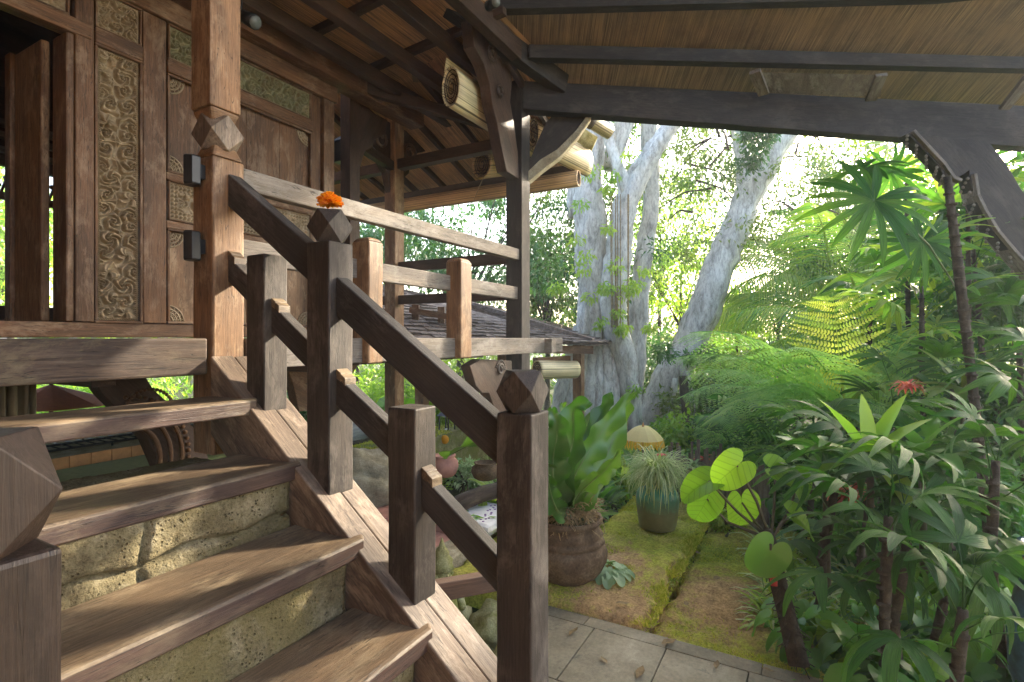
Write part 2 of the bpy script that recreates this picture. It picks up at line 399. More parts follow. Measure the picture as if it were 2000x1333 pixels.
def tilemat():
    m, n, p = newmat('grey_paving_stone')
    v = coords(n, 'pos'); f = noise(n, v, 2.2, 8, .7, .3); g = noise(n, v, 45, 5, .7); q = noise(n, v, 5, 7, .75, .5)
    a = N_(n, 'ShaderNodeAttribute', attribute_name='rnd').outputs['Fac']
    c = ramp(n, f, [(.3, (.16, .135, .085)), (.5, (.28, .24, .155)), (.7, (.42, .365, .25))])
    c = mixc(n, 1, c, ramp(n, a, [(0, .8), (1, 1.15)]), 'MULTIPLY')
    c = mixc(n, .5, c, ramp(n, g, [(.3, .5), (.65, 1.15)]), 'MULTIPLY')
    c = mixc(n, ramp(n, q, [(.6, 0.0), (.68, .75)]), c, (.05, .06, .05))
    n.links.new(c, p.inputs['Base Color']); p.inputs['Roughness'].default_value = .8
    bump(n, p, mixc(n, .5, f, g), .5, .006)
    return m
M['tile'] = tilemat()
M['joint'] = plain('paving_joint', (.06, .05, .035), .95, .4, 30, .5)
M['soil'] = stonemat('leafy_soil', (.02, .022, .01), (.04, .05, .018), (.075, .09, .03), 3, .8)
M['brick'] = plain('terracotta_paving', (.42, .2, .15), .8, .25, 14, .3)
M['pot'] = stonemat('brown_clay_pot', (.05, .033, .02), (.11, .075, .045), (.2, .15, .09), 5, .4, None, .005)
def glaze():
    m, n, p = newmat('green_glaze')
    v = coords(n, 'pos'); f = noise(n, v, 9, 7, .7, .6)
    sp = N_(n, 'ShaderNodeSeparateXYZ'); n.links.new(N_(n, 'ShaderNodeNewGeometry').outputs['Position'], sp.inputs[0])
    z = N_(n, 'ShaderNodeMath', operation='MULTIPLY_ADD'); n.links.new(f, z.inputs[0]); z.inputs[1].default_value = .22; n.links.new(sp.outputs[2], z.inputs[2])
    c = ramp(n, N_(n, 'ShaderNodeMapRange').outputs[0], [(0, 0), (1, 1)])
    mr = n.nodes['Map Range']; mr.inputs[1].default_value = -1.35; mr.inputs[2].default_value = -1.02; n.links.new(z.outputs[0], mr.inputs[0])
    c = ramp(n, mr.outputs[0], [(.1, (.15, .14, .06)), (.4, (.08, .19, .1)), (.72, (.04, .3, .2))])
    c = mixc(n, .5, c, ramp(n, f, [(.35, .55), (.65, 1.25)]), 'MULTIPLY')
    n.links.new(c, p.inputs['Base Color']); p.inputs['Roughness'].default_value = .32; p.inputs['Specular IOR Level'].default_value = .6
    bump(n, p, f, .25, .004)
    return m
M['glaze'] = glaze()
M['blueglaze'] = plain('blue_glaze', (.05, .12, .22), .3, .6, 12, .3, .6)
M['bark'] = stonemat('dark_bark', (.03, .026, .018), (.065, .054, .038), (.13, .11, .08), 16, 1.0, None, .01)
def barkgrey():
    m, n, p = newmat('pale_grey_bark')
    v = coords(n, 'gc', (1, 3, 3)); f = noise(n, v, 2.2, 9, .75, .5)
    w = coords(n, 'pos', (1, 1, .35)); g = noise(n, w, 7, 9, .78, .4); h = noise(n, w, 26, 5, .7, .3)
    c = ramp(n, g, [(.28, (.13, .12, .1)), (.41, (.36, .355, .32)), (.54, (.58, .58, .54)), (.78, (.74, .74, .7))])
    c = mixc(n, .5, c, ramp(n, f, [(.35, (.45, .42, .38)), (.6, (1.1, 1.1, 1.1))]), 'MULTIPLY')
    c = mixc(n, .5, c, ramp(n, h, [(.36, .35), (.52, 1.05)]), 'MULTIPLY')
    n.links.new(c, p.inputs['Base Color']); p.inputs['Roughness'].default_value = .9; bump(n, p, mixc(n, .5, g, h), .8, .03)
    return m
M['barkgrey'] = barkgrey()
M['leaf_tree'] = leafmat('tree_leaf', (.03, .08, .014), (.06, .14, .02), (.16, .22, .03), .34, tcol=1.15)
M['leaf_dark'] = leafmat('dark_tree_leaf', (.018, .06, .018), (.035, .115, .028), (.075, .18, .04), .32, tcol=1.2)
M['leaf_lime'] = leafmat('lime_leaf', (.1, .2, .025), (.18, .32, .04), (.32, .42, .06), .5)
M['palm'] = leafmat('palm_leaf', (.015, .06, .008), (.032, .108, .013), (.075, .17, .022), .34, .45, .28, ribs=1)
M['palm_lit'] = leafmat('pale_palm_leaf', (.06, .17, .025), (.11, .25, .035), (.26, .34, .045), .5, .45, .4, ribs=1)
M['fern'] = leafmat('fern_leaf', (.12, .25, .08), (.2, .36, .11), (.3, .44, .14), .5, .55, .3)
M['fern_yellow'] = leafmat('yellow_fern_leaf', (.2, .3, .06), (.3, .4, .08), (.44, .46, .1), .45, .55, .3)
M['broad'] = leafmat('broad_leaf', (.03, .1, .025), (.06, .18, .035), (.13, .28, .045), .38, .35, .5)
M['broadpale'] = leafmat('pale_green_leaf', (.12, .2, .1), (.22, .33, .17), (.34, .45, .26), .3, .45, .5)
M['nest'] = leafmat('nest_fern_leaf', (.02, .07, .008), (.035, .11, .012), (.075, .165, .018), .24, .36, .5, 1.0)
M['heart'] = leafmat('heart_leaf', (.12, .26, .02), (.17, .34, .025), (.24, .42, .035), .5, .4, .4, 1.4, ribs=2)
M['grass'] = leafmat('grass_blade', (.18, .25, .08), (.34, .4, .17), (.6, .62, .4), .35, .5)
M['redleaf'] = leafmat('red_leaf', (.3, .03, .03), (.5, .06, .05), (.65, .2, .16), .35)
M['stem'] = plain('plant_stem', (.07, .06, .028), .6, .4, 30, .3)
M['petiole'] = plain('green_petiole', (.09, .14, .04), .5, .3, 20, .1)
M['root'] = plain('dry_roots', (.24, .17, .08), .9, .5, 30, .3)

# ================================================================ THE HOUSE
YV, YW = 2.2, 3.5                # front of the veranda, front of the carved wall
house = thing('wooden_house', 'old carved wooden house on posts with reed ceiled veranda above the stairs', 'house', (2, 3.2, GZ))
def B(name, mat, *a, bev=.004, parent=None, grain='x'):
    return MB().box(*a, grain=grain).obj(name, mat, parent or house, bev)
def BM(name, mat, p0, p1, w, h, up=(0, 0, 1), bev=.004, parent=None, **k):
    return MB().beam(p0, p1, w, h, up, **k).obj(name, mat, parent or house, bev)

# --- wall: rails, stiles
xs_st = [1.374, 1.468, 1.705, 1.85, 2.957, 3.17]
wf = MB()
wf.box(-2.4, 3.0, YW, YW + .07, 0.002, .085)
wf.obj('sill', M['teak'], house, .006)
for x0, x1, dy in ((1.374, 1.462, -.012), (1.712, 1.845, -.012), (2.965, 3.05, 0), (3.06, 3.17, -.03)):
    B('wall_stile', M['teak'], x0, x1, YW + dy, YW + .075, .088, 1.965, grain='z', bev=.006)
wf = MB()
for x0, x1 in ((-2.4, 1.45), (1.466, 1.708), (1.849, 2.962)):
    wf.box(x0, x1, YW - .02, YW + .07, 1.655, 1.74)
wf.box(-2.4, 3.2, YW - .035, YW + .08, 1.97, 2.1)
wf.box(1.849, 2.962, YW - .005, YW + .07, .99, 1.035); wf.box(1.849, 2.962, YW - .005, YW + .07, .686, .734)
wf.obj('wall_rail', M['teak'], house, .006)
B('wall_plate', M['teak'], -2.4, 4.22, YW - .14, YW + .03, 2.105, 2.25)
B('upper_plate', M['roof'], -2.4, 4.6, YW - .05, YW + .1, 2.255, 2.38)
# mouldings round the carved panels
def frame(x0, x1, z0, z1, w=.016, d=.012, mat='teak', y=YW):
    f = MB()
    for q in ((x0 - w, x1 + w, z0 - w, z0), (x0 - w, x1 + w, z1, z1 + w)): f.box(q[0], q[1], y - d, y + .02, q[2], q[3])
    for q in ((x0 - w, x0), (x1, x1 + w)): f.box(q[0], q[1], y - d + .001, y + .02, z0, z1, grain='z')
    f.obj('panel_moulding', M[mat], house, .005)
def carve(x0, x1, z0, z1, y, amp, res, cell, seed, mat='carve', style='scroll'):
    nx = max(8, int((x1 - x0) / res)); nz = max(8, int((z1 - z0) / res))
    X, Z = np.meshgrid(np.linspace(x0, x1, nx), np.linspace(z0, z1, nz))
    rn = np.random.RandomState(seed)
    px = []; pz = []; hd = []; mm = []
    cols = max(1, int(round((x1 - x0) / cell))); rows = max(1, int(round((z1 - z0) / cell)))
    for i in range(rows):
        for j in range(cols):
            px.append(x0 + (j + .5 + rn.uniform(-.3, .3)) * (x1 - x0) / cols); pz.append(z0 + (i + .5 + rn.uniform(-.3, .3)) * (z1 - z0) / rows)
            hd.append(1 if (i + j) % 2 else -1); mm.append(rn.choice([1, 1, 2, 5]))
    wx = X + .005 * np.sin(Z * 60 + 2 * np.sin(X * 40)); wz = Z + .005 * np.sin(X * 70 + 2)
    Dd = np.stack([np.hypot(wx - a, wz - b) for a, b in zip(px, pz)])
    o = np.argsort(Dd, axis=0); d1 = np.take_along_axis(Dd, o[:1], 0)[0]; d2 = np.take_along_axis(Dd, o[1:2], 0)[0] if len(px) > 1 else d1 + 1
    k = o[0]; px = np.array(px)[k]; pz = np.array(pz)[k]; hd = np.array(hd)[k]; mm = np.array(mm)[k]
    th = np.arctan2(wz - pz, wx - px); r = d1 / cell
    ph = np.where(mm >= 5, 5 * th * .5 + 3 * r, mm * th * 2 + hd * 9 * np.log(r + .15))
    h = np.clip(1.25 * np.cos(ph * .5) ** 2, 0, 1) ** .8
    serr = .5 + .5 * np.sin(9 * th + 14 * r * hd); h = h * (.82 + .18 * serr)
    edge = np.clip((d2 - d1) / cell * 5, 0, 1); h = h * (.25 + .75 * edge) * (.75 + .35 * np.clip(1 - r, 0, 1))
    if style == 'lattice':
        L = np.abs(np.sin(X * 120) * np.sin(Z * 120)) ** .5; m = np.minimum(np.minimum(X - x0, x1 - X), np.minimum(Z - z0, z1 - Z)) < .055
        h = np.where(m, L * .9, h)
    bord = np.minimum(np.minimum(X - x0, x1 - X), np.minimum(Z - z0, z1 - Z)); h = np.where(bord < .012, .35 + .5 * np.abs(np.sin((X + Z) * 260)), h)
    V = np.stack([X, y - h * amp, Z], -1).reshape(-1, 3)
    i = np.arange(nx * nz).reshape(nz, nx); Fc = np.stack([i[:-1, :-1], i[:-1, 1:], i[1:, 1:], i[1:, :-1]], -1).reshape(-1, 4)
    c = (V.max(0) + V.min(0)) / 2
    me = np_mesh('carved_panel', V - c, Fc, np.zeros(len(V)), M[mat], True)
    return place('carved_panel', me, house, Vector([float(q) for q in c]))
carve(1.484, 1.694, .10, 1.64, YW + .035, .038, .0028, .084, 3)
frame(1.482, 1.696, .098, 1.642)
carve(1.484, 1.694, 1.755, 1.955, YW + .03, .034, .004, .08, 5, 'carve')
frame(1.482, 1.696, 1.753, 1.957, .012)
carve(1.87, 2.12, 1.755, 1.955, YW + .03, .034, .004, .08, 6, 'carve_green'); frame(1.87, 2.12, 1.755, 1.955, .012)
B('wall_stile_short', M['teak'], 2.134, 2.28, YW - .01, YW + .07, 1.742, 1.968, grain='z')
carve(2.30, 2.94, 1.755, 1.955, YW + .03, .036, .004, .085, 7, 'carve_green'); frame(2.3, 2.94, 1.755, 1.955, .012)
B('upper_board', M['teak'], -2.4, .84, YW, YW + .06, 1.742, 1.968)
carve(.86, 1.34, 1.755, 1.955, YW + .03, .024, .0055, .065, 9, 'carve'); frame(.86, 1.34, 1.755, 1.955, .012)
carve(1.87, 2.945, .745, .98, YW + .03, .03, .004, .07, 11, 'carve', 'lattice'); frame(1.87, 2.945, .745, .98, .01, .01)
pl = MB()
for i in range(4):
    a = 1.865 + i * .273; pl.box(a, a + .271, YW + .03, YW + .06, 1.037, 1.654, grain='z')
pl.obj('plank_panel', M['teak'], house, .004)
pl = MB()
for i in range(4):
    a = 1.865 + i * .273; pl.box(a, a + .271, YW + .03, YW + .06, .088, .684, grain='z')
pl.obj('plank_panel', M['post'], house, .004)
frame(1.87, 2.945, 1.05, 1.64, .016, .01); frame(1.87, 2.945, .104, .67, .016, .01)
# quarter round corner rosettes
for (cx, cz, sx, sz) in ((1.872, 1.64, 1, -1), (1.872, 1.052, 1, 1), (1.872, .668, 1, -1), (1.872, .106, 1, 1), (2.943, 1.64, -1, -1), (2.943, 1.052, -1, 1), (2.943, .668, -1, -1), (2.943, .106, -1, 1)):
    f = MB()
    for k in range(4):
        rr = .03 + .022 * k
        pts = [(cx + sx * rr * math.cos(t), YW + .026, cz + sz * rr * math.sin(t)) for t in np.linspace(0, math.pi / 2, 9)]
        f.tube(pts, .007, 5)
    for t in np.linspace(.12, 1.45, 5):
        for rr in (.042, .064, .085): f.ball((cx + sx * rr * math.cos(t), YW + .026, cz + sz * rr * math.sin(t)), .007, 6, 4)
    f.obj('corner_carving', M['carve'], house)
# --- doorway with open leaf, interior
B('door_jamb', M['teak'], 1.335, 1.372, YW - .005, YW + .16, .088, 1.655, grain='z', bev=.008)
dl = B('door_leaf', M['post'], 1.29, 1.33, YW + .17, YW + .52, .09, 1.64, grain='z', bev=.01)
B('door_edge', M['teak'], 1.27, 1.332, YW + .525, YW + .60, .088, 1.65, grain='z', bev=.008)
B('house_floor', M['beam'], -2.4, 4.25, 3.58, 6.9, -.14, -.02)
B('back_wall', M['roof'], -2.4, 1.1, 6.6, 6.68, 0, 3.2, grain='z')
B('back_wall', M['roof'], 2.62, 3.2, 6.6, 6.68, 0, 3.2, grain='z')
B('back_wall', M['roof'], 1.1, 2.62, 6.6, 6.68, 0, .3)
B('back_wall', M['roof'], 1.1, 2.62, 6.6, 6.68, 1.62, 3.2)
fr = MB()                                    # pierced transom over the back window
for i in range(26):
    fr.beam((1.12 + i * .06, 6.6, 1.36), (1.16 + i * .06 + (.03 if i % 2 else -.03), 6.6, 1.6), .02, .02)
    fr.ball((1.13 + i * .058, 6.6, 1.43 + .07 * (i % 3)), .026, 6, 4)
fr.obj('pierced_transom', M['teak'], house)
B('window_head', M['teak'], 1.1, 2.62, 6.55, 6.6, 1.29, 1.36)
fr = MB()
for z in (1.72, 1.85, 1.96): fr.box(-1, 3, 6.5 - (z - 1.7) * .2, 6.58, z, z + .05)
fr.obj('cornice_moulding', M['grey'], house, .004)
B('side_wall', M['roof'], -2.46, -2.4, YW, 6.68, 0, 3.2, grain='z')
B('gable_wall', M['roof'], -2.4, 3.2, YW + .1, YW + .16, 2.39, 3.2)
B('side_wall', M['teak'], 3.1, 3.16, YW + .08, 6.59, 0, 3.2, grain='z')
for y in np.arange(3.9, 6.5, .55): BM('ceiling_joist', M['roof'], (-2.2, y, 2.2 + .28 * (y - 3.5)), (3.05, y, 2.2 + .28 * (y - 3.5)), .07, .11)
B('inner_ceiling', M['roof'], -2.4, 3.2, 3.6, 6.9, 3.2, 3.25)

# --- veranda floor
df = MB()
for i in range(9): df.box(-1.3, 4.25, YV + .06 + i * .15, YV + .208 + i * .15, -.045, -.004)
df.obj('deck_board', M['grey'], house, .003)
df = MB()
for i in range(8): df.box(3.2 + i * .14, 3.338 + i * .14, 3.56, 6.4, -.046, -.005, grain='y')
df.obj('deck_board', M['grey'], house, .003)
weather(BM('front_deck_beam', M['beam'], (-1.3, YV + .045, -.078), (1.325, YV + .045, -.078), .1, .152, bev=.01), .009, .014, .15, 4)
BM('front_deck_beam', M['grey'], (1.50, YV + .045, -.072), (5.0, YV + .045, -.072), .1, .14, bev=.006)
BM('side_deck_beam', M['grey'], (4.62, YV - .08, -.078), (4.62, 5.6, -.078), .1, .135)
BM('side_deck_beam', M['roof'], (4.2, YV + .1, -.1), (4.2, 6, -.1), .09, .11)
BM('deck_joist', M['roof'], (1.5, 2.95, -.13), (4.6, 2.95, -.13), .1, .14)
for x in (-.6, .3, 1.0, 2.0, 3.05): BM('deck_joist', M['roof'], (x, YV + .11, -.12), (x, 6.5, -.12), .08, .13)
# --- posts
def cubo(w, h, c, ang=0):
    """a cube with its corners cut back to the middles of its edges"""
    a = w / 2; z = h / 2; V = []
    for s in (-z, z): V += [(a, 0, s), (0, a, s), (-a, 0, s), (0, -a, s)]
    V += [(a, -a, 0), (a, a, 0), (-a, a, 0), (-a, -a, 0)]
    Fc = [(3, 2, 1, 0), (4, 5, 6, 7), (0, 9, 4, 8), (1, 10, 5, 9), (2, 11, 6, 10), (3, 8, 7, 11),
          (4, 9, 5), (5, 10, 6), (6, 11, 7), (7, 8, 4), (0, 1, 9), (1, 2, 10), (2, 3, 11), (3, 0, 8)]
    G = [(v[2] + 5 * c[0], v[0], v[1]) for v in V]
    return [(v[0] + c[0], v[1] + c[1], v[2] + c[2]) for v in V], Fc, G
pc = (1.421, YV + .073)
p = MB()                                       # lower part of the stair post, shouldered towards the joint
p.box(1.348, 1.494, YV, YV + .146, -.50, .775, grain='z')
post = weather(p.obj('stair_post', M['post'], house, .006), .009, .008)
p = MB(); a = .073
P8 = [(pc[0] - a, pc[1] - a, .776), (pc[0] + a, pc[1] - a, .776), (pc[0] + a, pc[1] + a, .776), (pc[0] - a, pc[1] + a, .776)]
b = .05; P8 += [(pc[0] - b, pc[1] - b, .835), (pc[0] + b, pc[1] - b, .835), (pc[0] + b, pc[1] + b, .835), (pc[0] - b, pc[1] + b, .835)]
p.hexa(P8); p.obj('post_shoulder', M['post'], post, .014)
v_, f_, g_ = cubo(.15, .15, (pc[0] - .004, pc[1], .888)); MB().add(v_, f_, g_).obj('post_node', M['string'], post, .002)
p = MB(); a, b = .05, .071; q = pc[0] - .012
p.hexa([(q - a, pc[1] - a, .925), (q + a, pc[1] - a, .925), (q + a, pc[1] + a, .925), (q - a, pc[1] + a, .925), (q - b, pc[1] - b, .985), (q + b, pc[1] - b, .985), (q + b, pc[1] + b, .985), (q - b, pc[1] + b, .985)])
p.obj('post_shoulder', M['post'], post, .014)
MB().box(q - .07, q + .07, pc[1] - .07, pc[1] + .07, .986, 2.25, grain='z').obj('upper_post', M['post'], post, .006)
def bracket(P, poly, th, mat='roof', plane=None, edge=None, name='bracket'):
    """poly: outline points; th: thickness vector"""
    o = MB().prism(poly, th).obj(name, M[mat], P, .006)
    return o
T = .08
tall = B('veranda_post', M['roofdark'], 4.12, 4.28, YV, YV + .16, GZ, 2.40, grain='z', bev=.006)
bp = MB()
V2 = onX(770, 300, 4.2)
post2 = B('veranda_post', M['post'], 4.13, 4.27, 3.66, 3.80, GZ, 2.40, grain='z', bev=.006)
B('veranda_post', M['teak'], 4.13, 4.27, 5.5, 5.64, GZ, 2.40, grain='z')
B('veranda_post', M['roof'], 3.42, 3.54, YW + .05, YW + .17, .0, 2.2, grain='z')
def pxY(pts, Y): return [onY(x, y, Y) for x, y in pts]
# big carved knee brackets
bk = bracket(tall, [at(x, y, 4.80) for x, y in ((1018, 330), (1035, 312), (1050, 275), (1066, 240), (1092, 212), (1152, 206), (1148, 222), (1120, 262), (1085, 305), (1050, 335), (1018, 366))], F * .12, 'roofdark')
e = MB(); e.prism([at(x, y, 4.78) for x, y in ((1020, 346), (1055, 312), (1088, 292), (1125, 255), (1152, 218), (1158, 226), (1132, 264), (1094, 306), (1062, 330), (1024, 362))], F * .15)
e.obj('carved_edge', M['stone2'], bk, .004)
bk = bracket(tall, [onY(x, y, YV + .03) for x, y in ((920, 30), (926, 90), (945, 125), (957, 165), (961, 200), (971, 240), (979, 285), (990, 335), (1014, 350), (1012, 300), (1004, 240), (997, 200), (1000, 160), (998, 120), (985, 92), (965, 60), (955, 30))], (0, .1, 0))
for (cx, cy, r) in ((962, 108, .075), (978, 180, .06)):
    e = MB(); c = onY(cx, cy, YV + .0); e.tube([c + Vector((math.cos(t) * r * (1 - t / 16), .0, math.sin(t) * r * (1 - t / 16))) for t in np.linspace(0, 12, 34)], .008, 6)
    e.obj('carved_scroll', M['roof'], bk)
for (P, xx) in ((post2, 1), (post2, -1)):
    c = Vector((4.2, 3.72, 1.45)); k = xx
    poly = [c + Vector((k * x, 0, z)) for x, z in ((.06, 0), (.10, .12), (.13, .22), (.22, .3), (.24, .38), (.33, .46), (.36, .56), (.50, .62), (.52, .74), (.06, .74))]
    o = bracket(P, poly, (0, .07, 0), 'roof')
    e = MB(); e.tube([c + Vector((k * (.22 + math.cos(t) * .1 * (1 - t / 14)), -.01, .52 + math.sin(t) * .1 * (1 - t / 14))) for t in np.linspace(0, 9, 22)], .015, 6)
    e.obj('carved_scroll', M['teak'], o)
c = Vector((3.48, 3.55, 1.5)); bracket(house, [c + Vector((x, 0, z)) for x, z in ((.05, 0), (.12, .2), (.22, .27), (.25, .36), (.4, .45), (.42, .6), (.05, .6))], (0, .07, 0), 'roof')
# brackets under the deck
o = bracket(tall, [onY(x, y, 2.24) for x, y in ((918, 715), (930, 755), (942, 768), (955, 768), (965, 795), (985, 835), (1002, 850), (1000, 705), (940, 702))], (0, .09, 0), 'roof')
e = MB()
for i in range(12):
    t = math.pi * .9 * i / 11; c = onY(978, 722, 2.235) + Vector((math.cos(t) * .075, 0, math.sin(t) * .075)); e.ball(c, .008, 6, 4)
e.tube([onY(978, 722, 2.235) + Vector((math.cos(t) * .05 * (1 - t / 12), 0, math.sin(t) * .05 * (1 - t / 12))) for t in np.linspace(0, 8, 20)], .011, 6)
e.obj('carved_scroll', M['grey'], o)
o = bracket(house, [onY(x, y, 2.9) for x, y in ((560, 712), (700, 712), (690, 730), (665, 745), (640, 760), (620, 800), (585, 805), (575, 760))], (0, .08, 0), 'teak')
# carved strut from the deck down to the plinth
o = bracket(house, [onY(x, y, 2.62) for x, y in ((150, 700), (262, 700), (300, 760), (395, 850), (420, 940), (335, 940), (318, 925), (290, 860), (205, 775))], (0, .10, 0), 'roof', name='carved_strut')
e = MB()
for rr, ro in ((.10, .012), (.15, .010), (.20, .010)):
    c0 = onY(250, 905, 2.60); e.tube([c0 + Vector((math.cos(t) * (rr + .03), 0, math.sin(t) * (rr + .06))) for t in np.linspace(-.5, 1.6, 14)], ro, 6)
for i in range(22):
    t = -.6 + i * .105; c0 = onY(250, 905, 2.61); e.ball(c0 + Vector((math.cos(t) * .262, 0, math.sin(t) * .29)), .011, 6, 4)
for i in range(14):
    t = .4 + i * .17; c0 = onY(292, 800, 2.61); e.ball(c0 + Vector((math.cos(t) * .10, 0, math.sin(t) * .09)), .009, 6, 4)
e.obj('carved_bead', M['teak'], o)
# --- railing of the veranda
rl = thing('veranda_railing', 'weathered grey railing with two broad stub posts along the raised veranda', 'railing', (2.9, YV, 0))
BM('handrail', M['grey'], (1.5, YV + .05, .715), (4.115, YV + .05, .73), .06, .098, parent=rl, bev=.007)
BM('middle_rail', M['grey'], (1.5, YV + .06, .392), (4.115, YV + .06, .392), .05, .11, parent=rl, bev=.006)
for x, w in ((2.205, .115), (3.105, .14)):
    q = MB().box(x, x + w, YV - .055, YV + .075, -.145, .545, grain='z')
    q.hexa([(x, YV - .055, .5455), (x + w, YV - .055, .5455), (x + w, YV + .075, .5455), (x, YV + .075, .5455), (x + .02, YV - .035, .568), (x + w - .02, YV - .035, .568), (x + w - .02, YV + .055, .568), (x + .02, YV + .055, .568)])
    weather(q.obj('stub_post', M['post'], rl, .006), .008, .006)
rl2 = thing('veranda_railing', 'dark backlit railing closing the far end of the veranda between two posts', 'railing', (4.2, 3, 0))
BM('handrail', M['roof'], (4.2, YV + .165, .72), (4.2, 3.655, .72), .06, .10, parent=rl2)
BM('middle_rail', M['roof'], (4.2, YV + .165, .385), (4.2, 3.655, .385), .06, .09, parent=rl2)
B('stub_post', M['post'], 4.14, 4.25, 2.9, 3.0, -.03, .55, parent=rl2, grain='z')
rl3 = thing('veranda_railing', 'brown railing seen beyond the second veranda post, facing the garden', 'railing', (4.2, 4.6, 0))
BM('handrail', M['teak'], (4.2, 3.81, .72), (4.2, 5.49, .72), .06, .10, parent=rl3)
BM('middle_rail', M['teak'], (4.2, 3.81, .385), (4.2, 5.49, .385), .06, .09, parent=rl3)

# --- roof over the veranda
def reedplane(P, nu, nv, mat, name='reed_ceiling', gu=None):
    """four corners; reeds run from P0 to P1"""
    P = [Vector(p) for p in P]; m = MB(); V = []; G = []
    Lu = (P[1] - P[0]).length; Lv = (P[3] - P[0]).length
    for j in range(nv + 1):
        for i in range(nu + 1):
            u = i / nu; v = j / nv
            V.append(P[0] * (1 - u) * (1 - v) + P[1] * u * (1 - v) + P[2] * u * v + P[3] * (1 - u) * v); G.append((u * Lu, v * Lv, 0))
    Fc = [(j * (nu + 1) + i, j * (nu + 1) + i + 1, (j + 1) * (nu + 1) + i + 1, (j + 1) * (nu + 1) + i) for j in range(nv) for i in range(nu)]
    m.add(V, Fc, G); o = m.obj(name, mat, house)
    s = o.modifiers.new('s', 'SOLIDIFY'); s.thickness = .05; s.offset = 1 if (P[1] - P[0]).cross(P[3] - P[0]).z > 0 else -1
    return o
reedplane([(-2.5, 2.08, 2.47), (4.35, 2.08, 2.47), (4.35, 3.62, 2.36), (-2.5, 3.62, 2.36)], 8, 4, M['reed'])
for y, z in ((3.22, 2.155), (2.87, 2.20), (2.5, 2.27)):
    BM('purlin', M['roof'], (-1.5, y, z + .06), (4.9, y, z + .06), .075, .11)
BM('eave_plate', M['roof'], (-1.5, 2.14, 2.36), (4.95, 2.10, 2.36), .09, .15)
for i, x in enumerate(np.arange(-.9, 4.4, .62)):
    BM('rafter', M['roof'], (x, 1.98, 2.437), (x + .02, 3.6, 2.327), .055, .06)
# the far slope, falling away over the side veranda
reedplane([(3.6, 2.12, 2.45), (5.42, 2.12, 1.83), (5.42, 5.9, 1.83), (3.6, 5.9, 2.45)], 4, 8, M['reed'])
for y in np.arange(2.2, 5.9, .42): BM('rafter', M['roof'], (3.62, y, 2.395), (5.40, y, 1.785), .05, .055)
BM('eave_beam', M['roof'], (5.22, 2.14, 1.775), (5.22, 5.9, 1.775), .08, .09)
BM('tie_beam', M['roof'], (4.2, YV + .17, 1.765), (4.2, 3.65, 1.765), .1, .10)
BM('tie_beam', M['roof'], (3.5, YW + .11, 1.78), (4.12, 3.7, 1.74), .07, .09)
BM('tie_beam', M['roof'], (4.2, 3.81, 1.765), (4.2, 5.5, 1.765), .1, .10)
BM('hip_rafter', M['roof'], (3.3, 3.5, 2.2), (4.9, 2.3, 1.98), .06, .1)
# --- roof over the walk on the right
def rp(d, r, z): return F * d + R * r + UP * z
def zr(d, r): return 2.40 + .466 * (4.66 - (d - .118 * r))
def RP(d0, r, dz=0):           # d0: depth at r = 0 of a line parallel to the big beam
    d = d0 + .118 * r; return rp(d, r, 2.40 + .466 * (4.66 - d0) + dz)
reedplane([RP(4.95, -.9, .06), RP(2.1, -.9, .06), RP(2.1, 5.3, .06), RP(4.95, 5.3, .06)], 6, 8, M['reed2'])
reedplane([RP(2.1, -3.2, .06), RP(2.1, .9, .06), rp(-2.6, .9, 1.9), rp(-2.6, -3.2, 1.9)], 6, 8, M['reed2'])  # unseen roof behind the eye, added to keep sky light off the stairs
def bigbeam(l, r_):
    P = []
    for (px, yt, yb, d) in (l, r_):
        a_ = at(px, yb, d); b_ = at(px, yt, d); P.append((a_, b_))
    th = F * .13
    q = [P[0][0], P[1][0], P[1][0] + th, P[0][0] + th, P[0][1], P[1][1], P[1][1] + th, P[0][1] + th]
    L = (P[1][0] - P[0][0]).length
    return q, [(0, 0, 0), (L, 0, 0), (L, .13, 0), (0, .13, 0), (0, 0, .3), (L, 0, .3), (L, .13, .3), (0, .13, .3)]
B('added_shade_wall', M['teak'], -2.6, -2.5, -4.2, YW, GZ, 2.6, grain='z')  # unseen wall left of the eye, added to darken the faces towards it
q, g = bigbeam((1021, 158, 213, 4.66), (2130, 213, 297, 5.08)); MB().hexa(q, g).obj('walkway_beam', M['roofdark'], house, .006)
def pl2(a_, b_, w, h, nm='purlin', mat='roofdark'):
    return BM(nm, M[mat], a_, b_, w, h)
pl2(at(1032, 105, 4.42), at(2130, 131, 4.85), .09, .11); pl2(at(975, 8, 4.05), at(2130, -20, 4.5), .09, .13)
pl2(at(1000, -150, 3.55), at(2130, -222, 4.0), .09, .13)
pl2(at(846, -14, 3.95), at(1100, 168, 4.72), .11, .17, 'valley_rafter')
for (x0, y0, x1, y1) in ((1474, 140, 1492, 184), (1722, 146, 1700, 196), (2010, 150, 1960, 214)):
    pl2(at(x0, y0, 4.5), at(x1, y1, 4.72), .09, .035, 'short_rafter', 'grey')
q = MB().hexa([at(1482, 182, 4.70), at(1720, 190, 4.70), at(1720, 190, 4.72), at(1482, 182, 4.72), at(1476, 141, 4.52), at(1722, 147, 4.52), at(1722, 147, 4.54), at(1476, 141, 4.54)]); q.obj('patch_board', M['grey'], house)
wp = MB().beam(rp(4.8, 5.15, GZ), rp(4.8, 5.15, 2.2), .16, .16, up=F).obj('walkway_post', M['roof'], house, .006)
o = bracket(wp, [at(x, y, 4.72) for x, y in ((1772, 261), (1800, 290), (1830, 320), (1848, 346), (1862, 352), (1884, 340), (1893, 333), (1893, 350), (1910, 400), (1932, 445), (1965, 482), (2010, 530), (2070, 590), (2070, 430), (2030, 410), (1995, 370), (1965, 318), (1930, 276))], F * .12, 'roofdark')
e = MB()
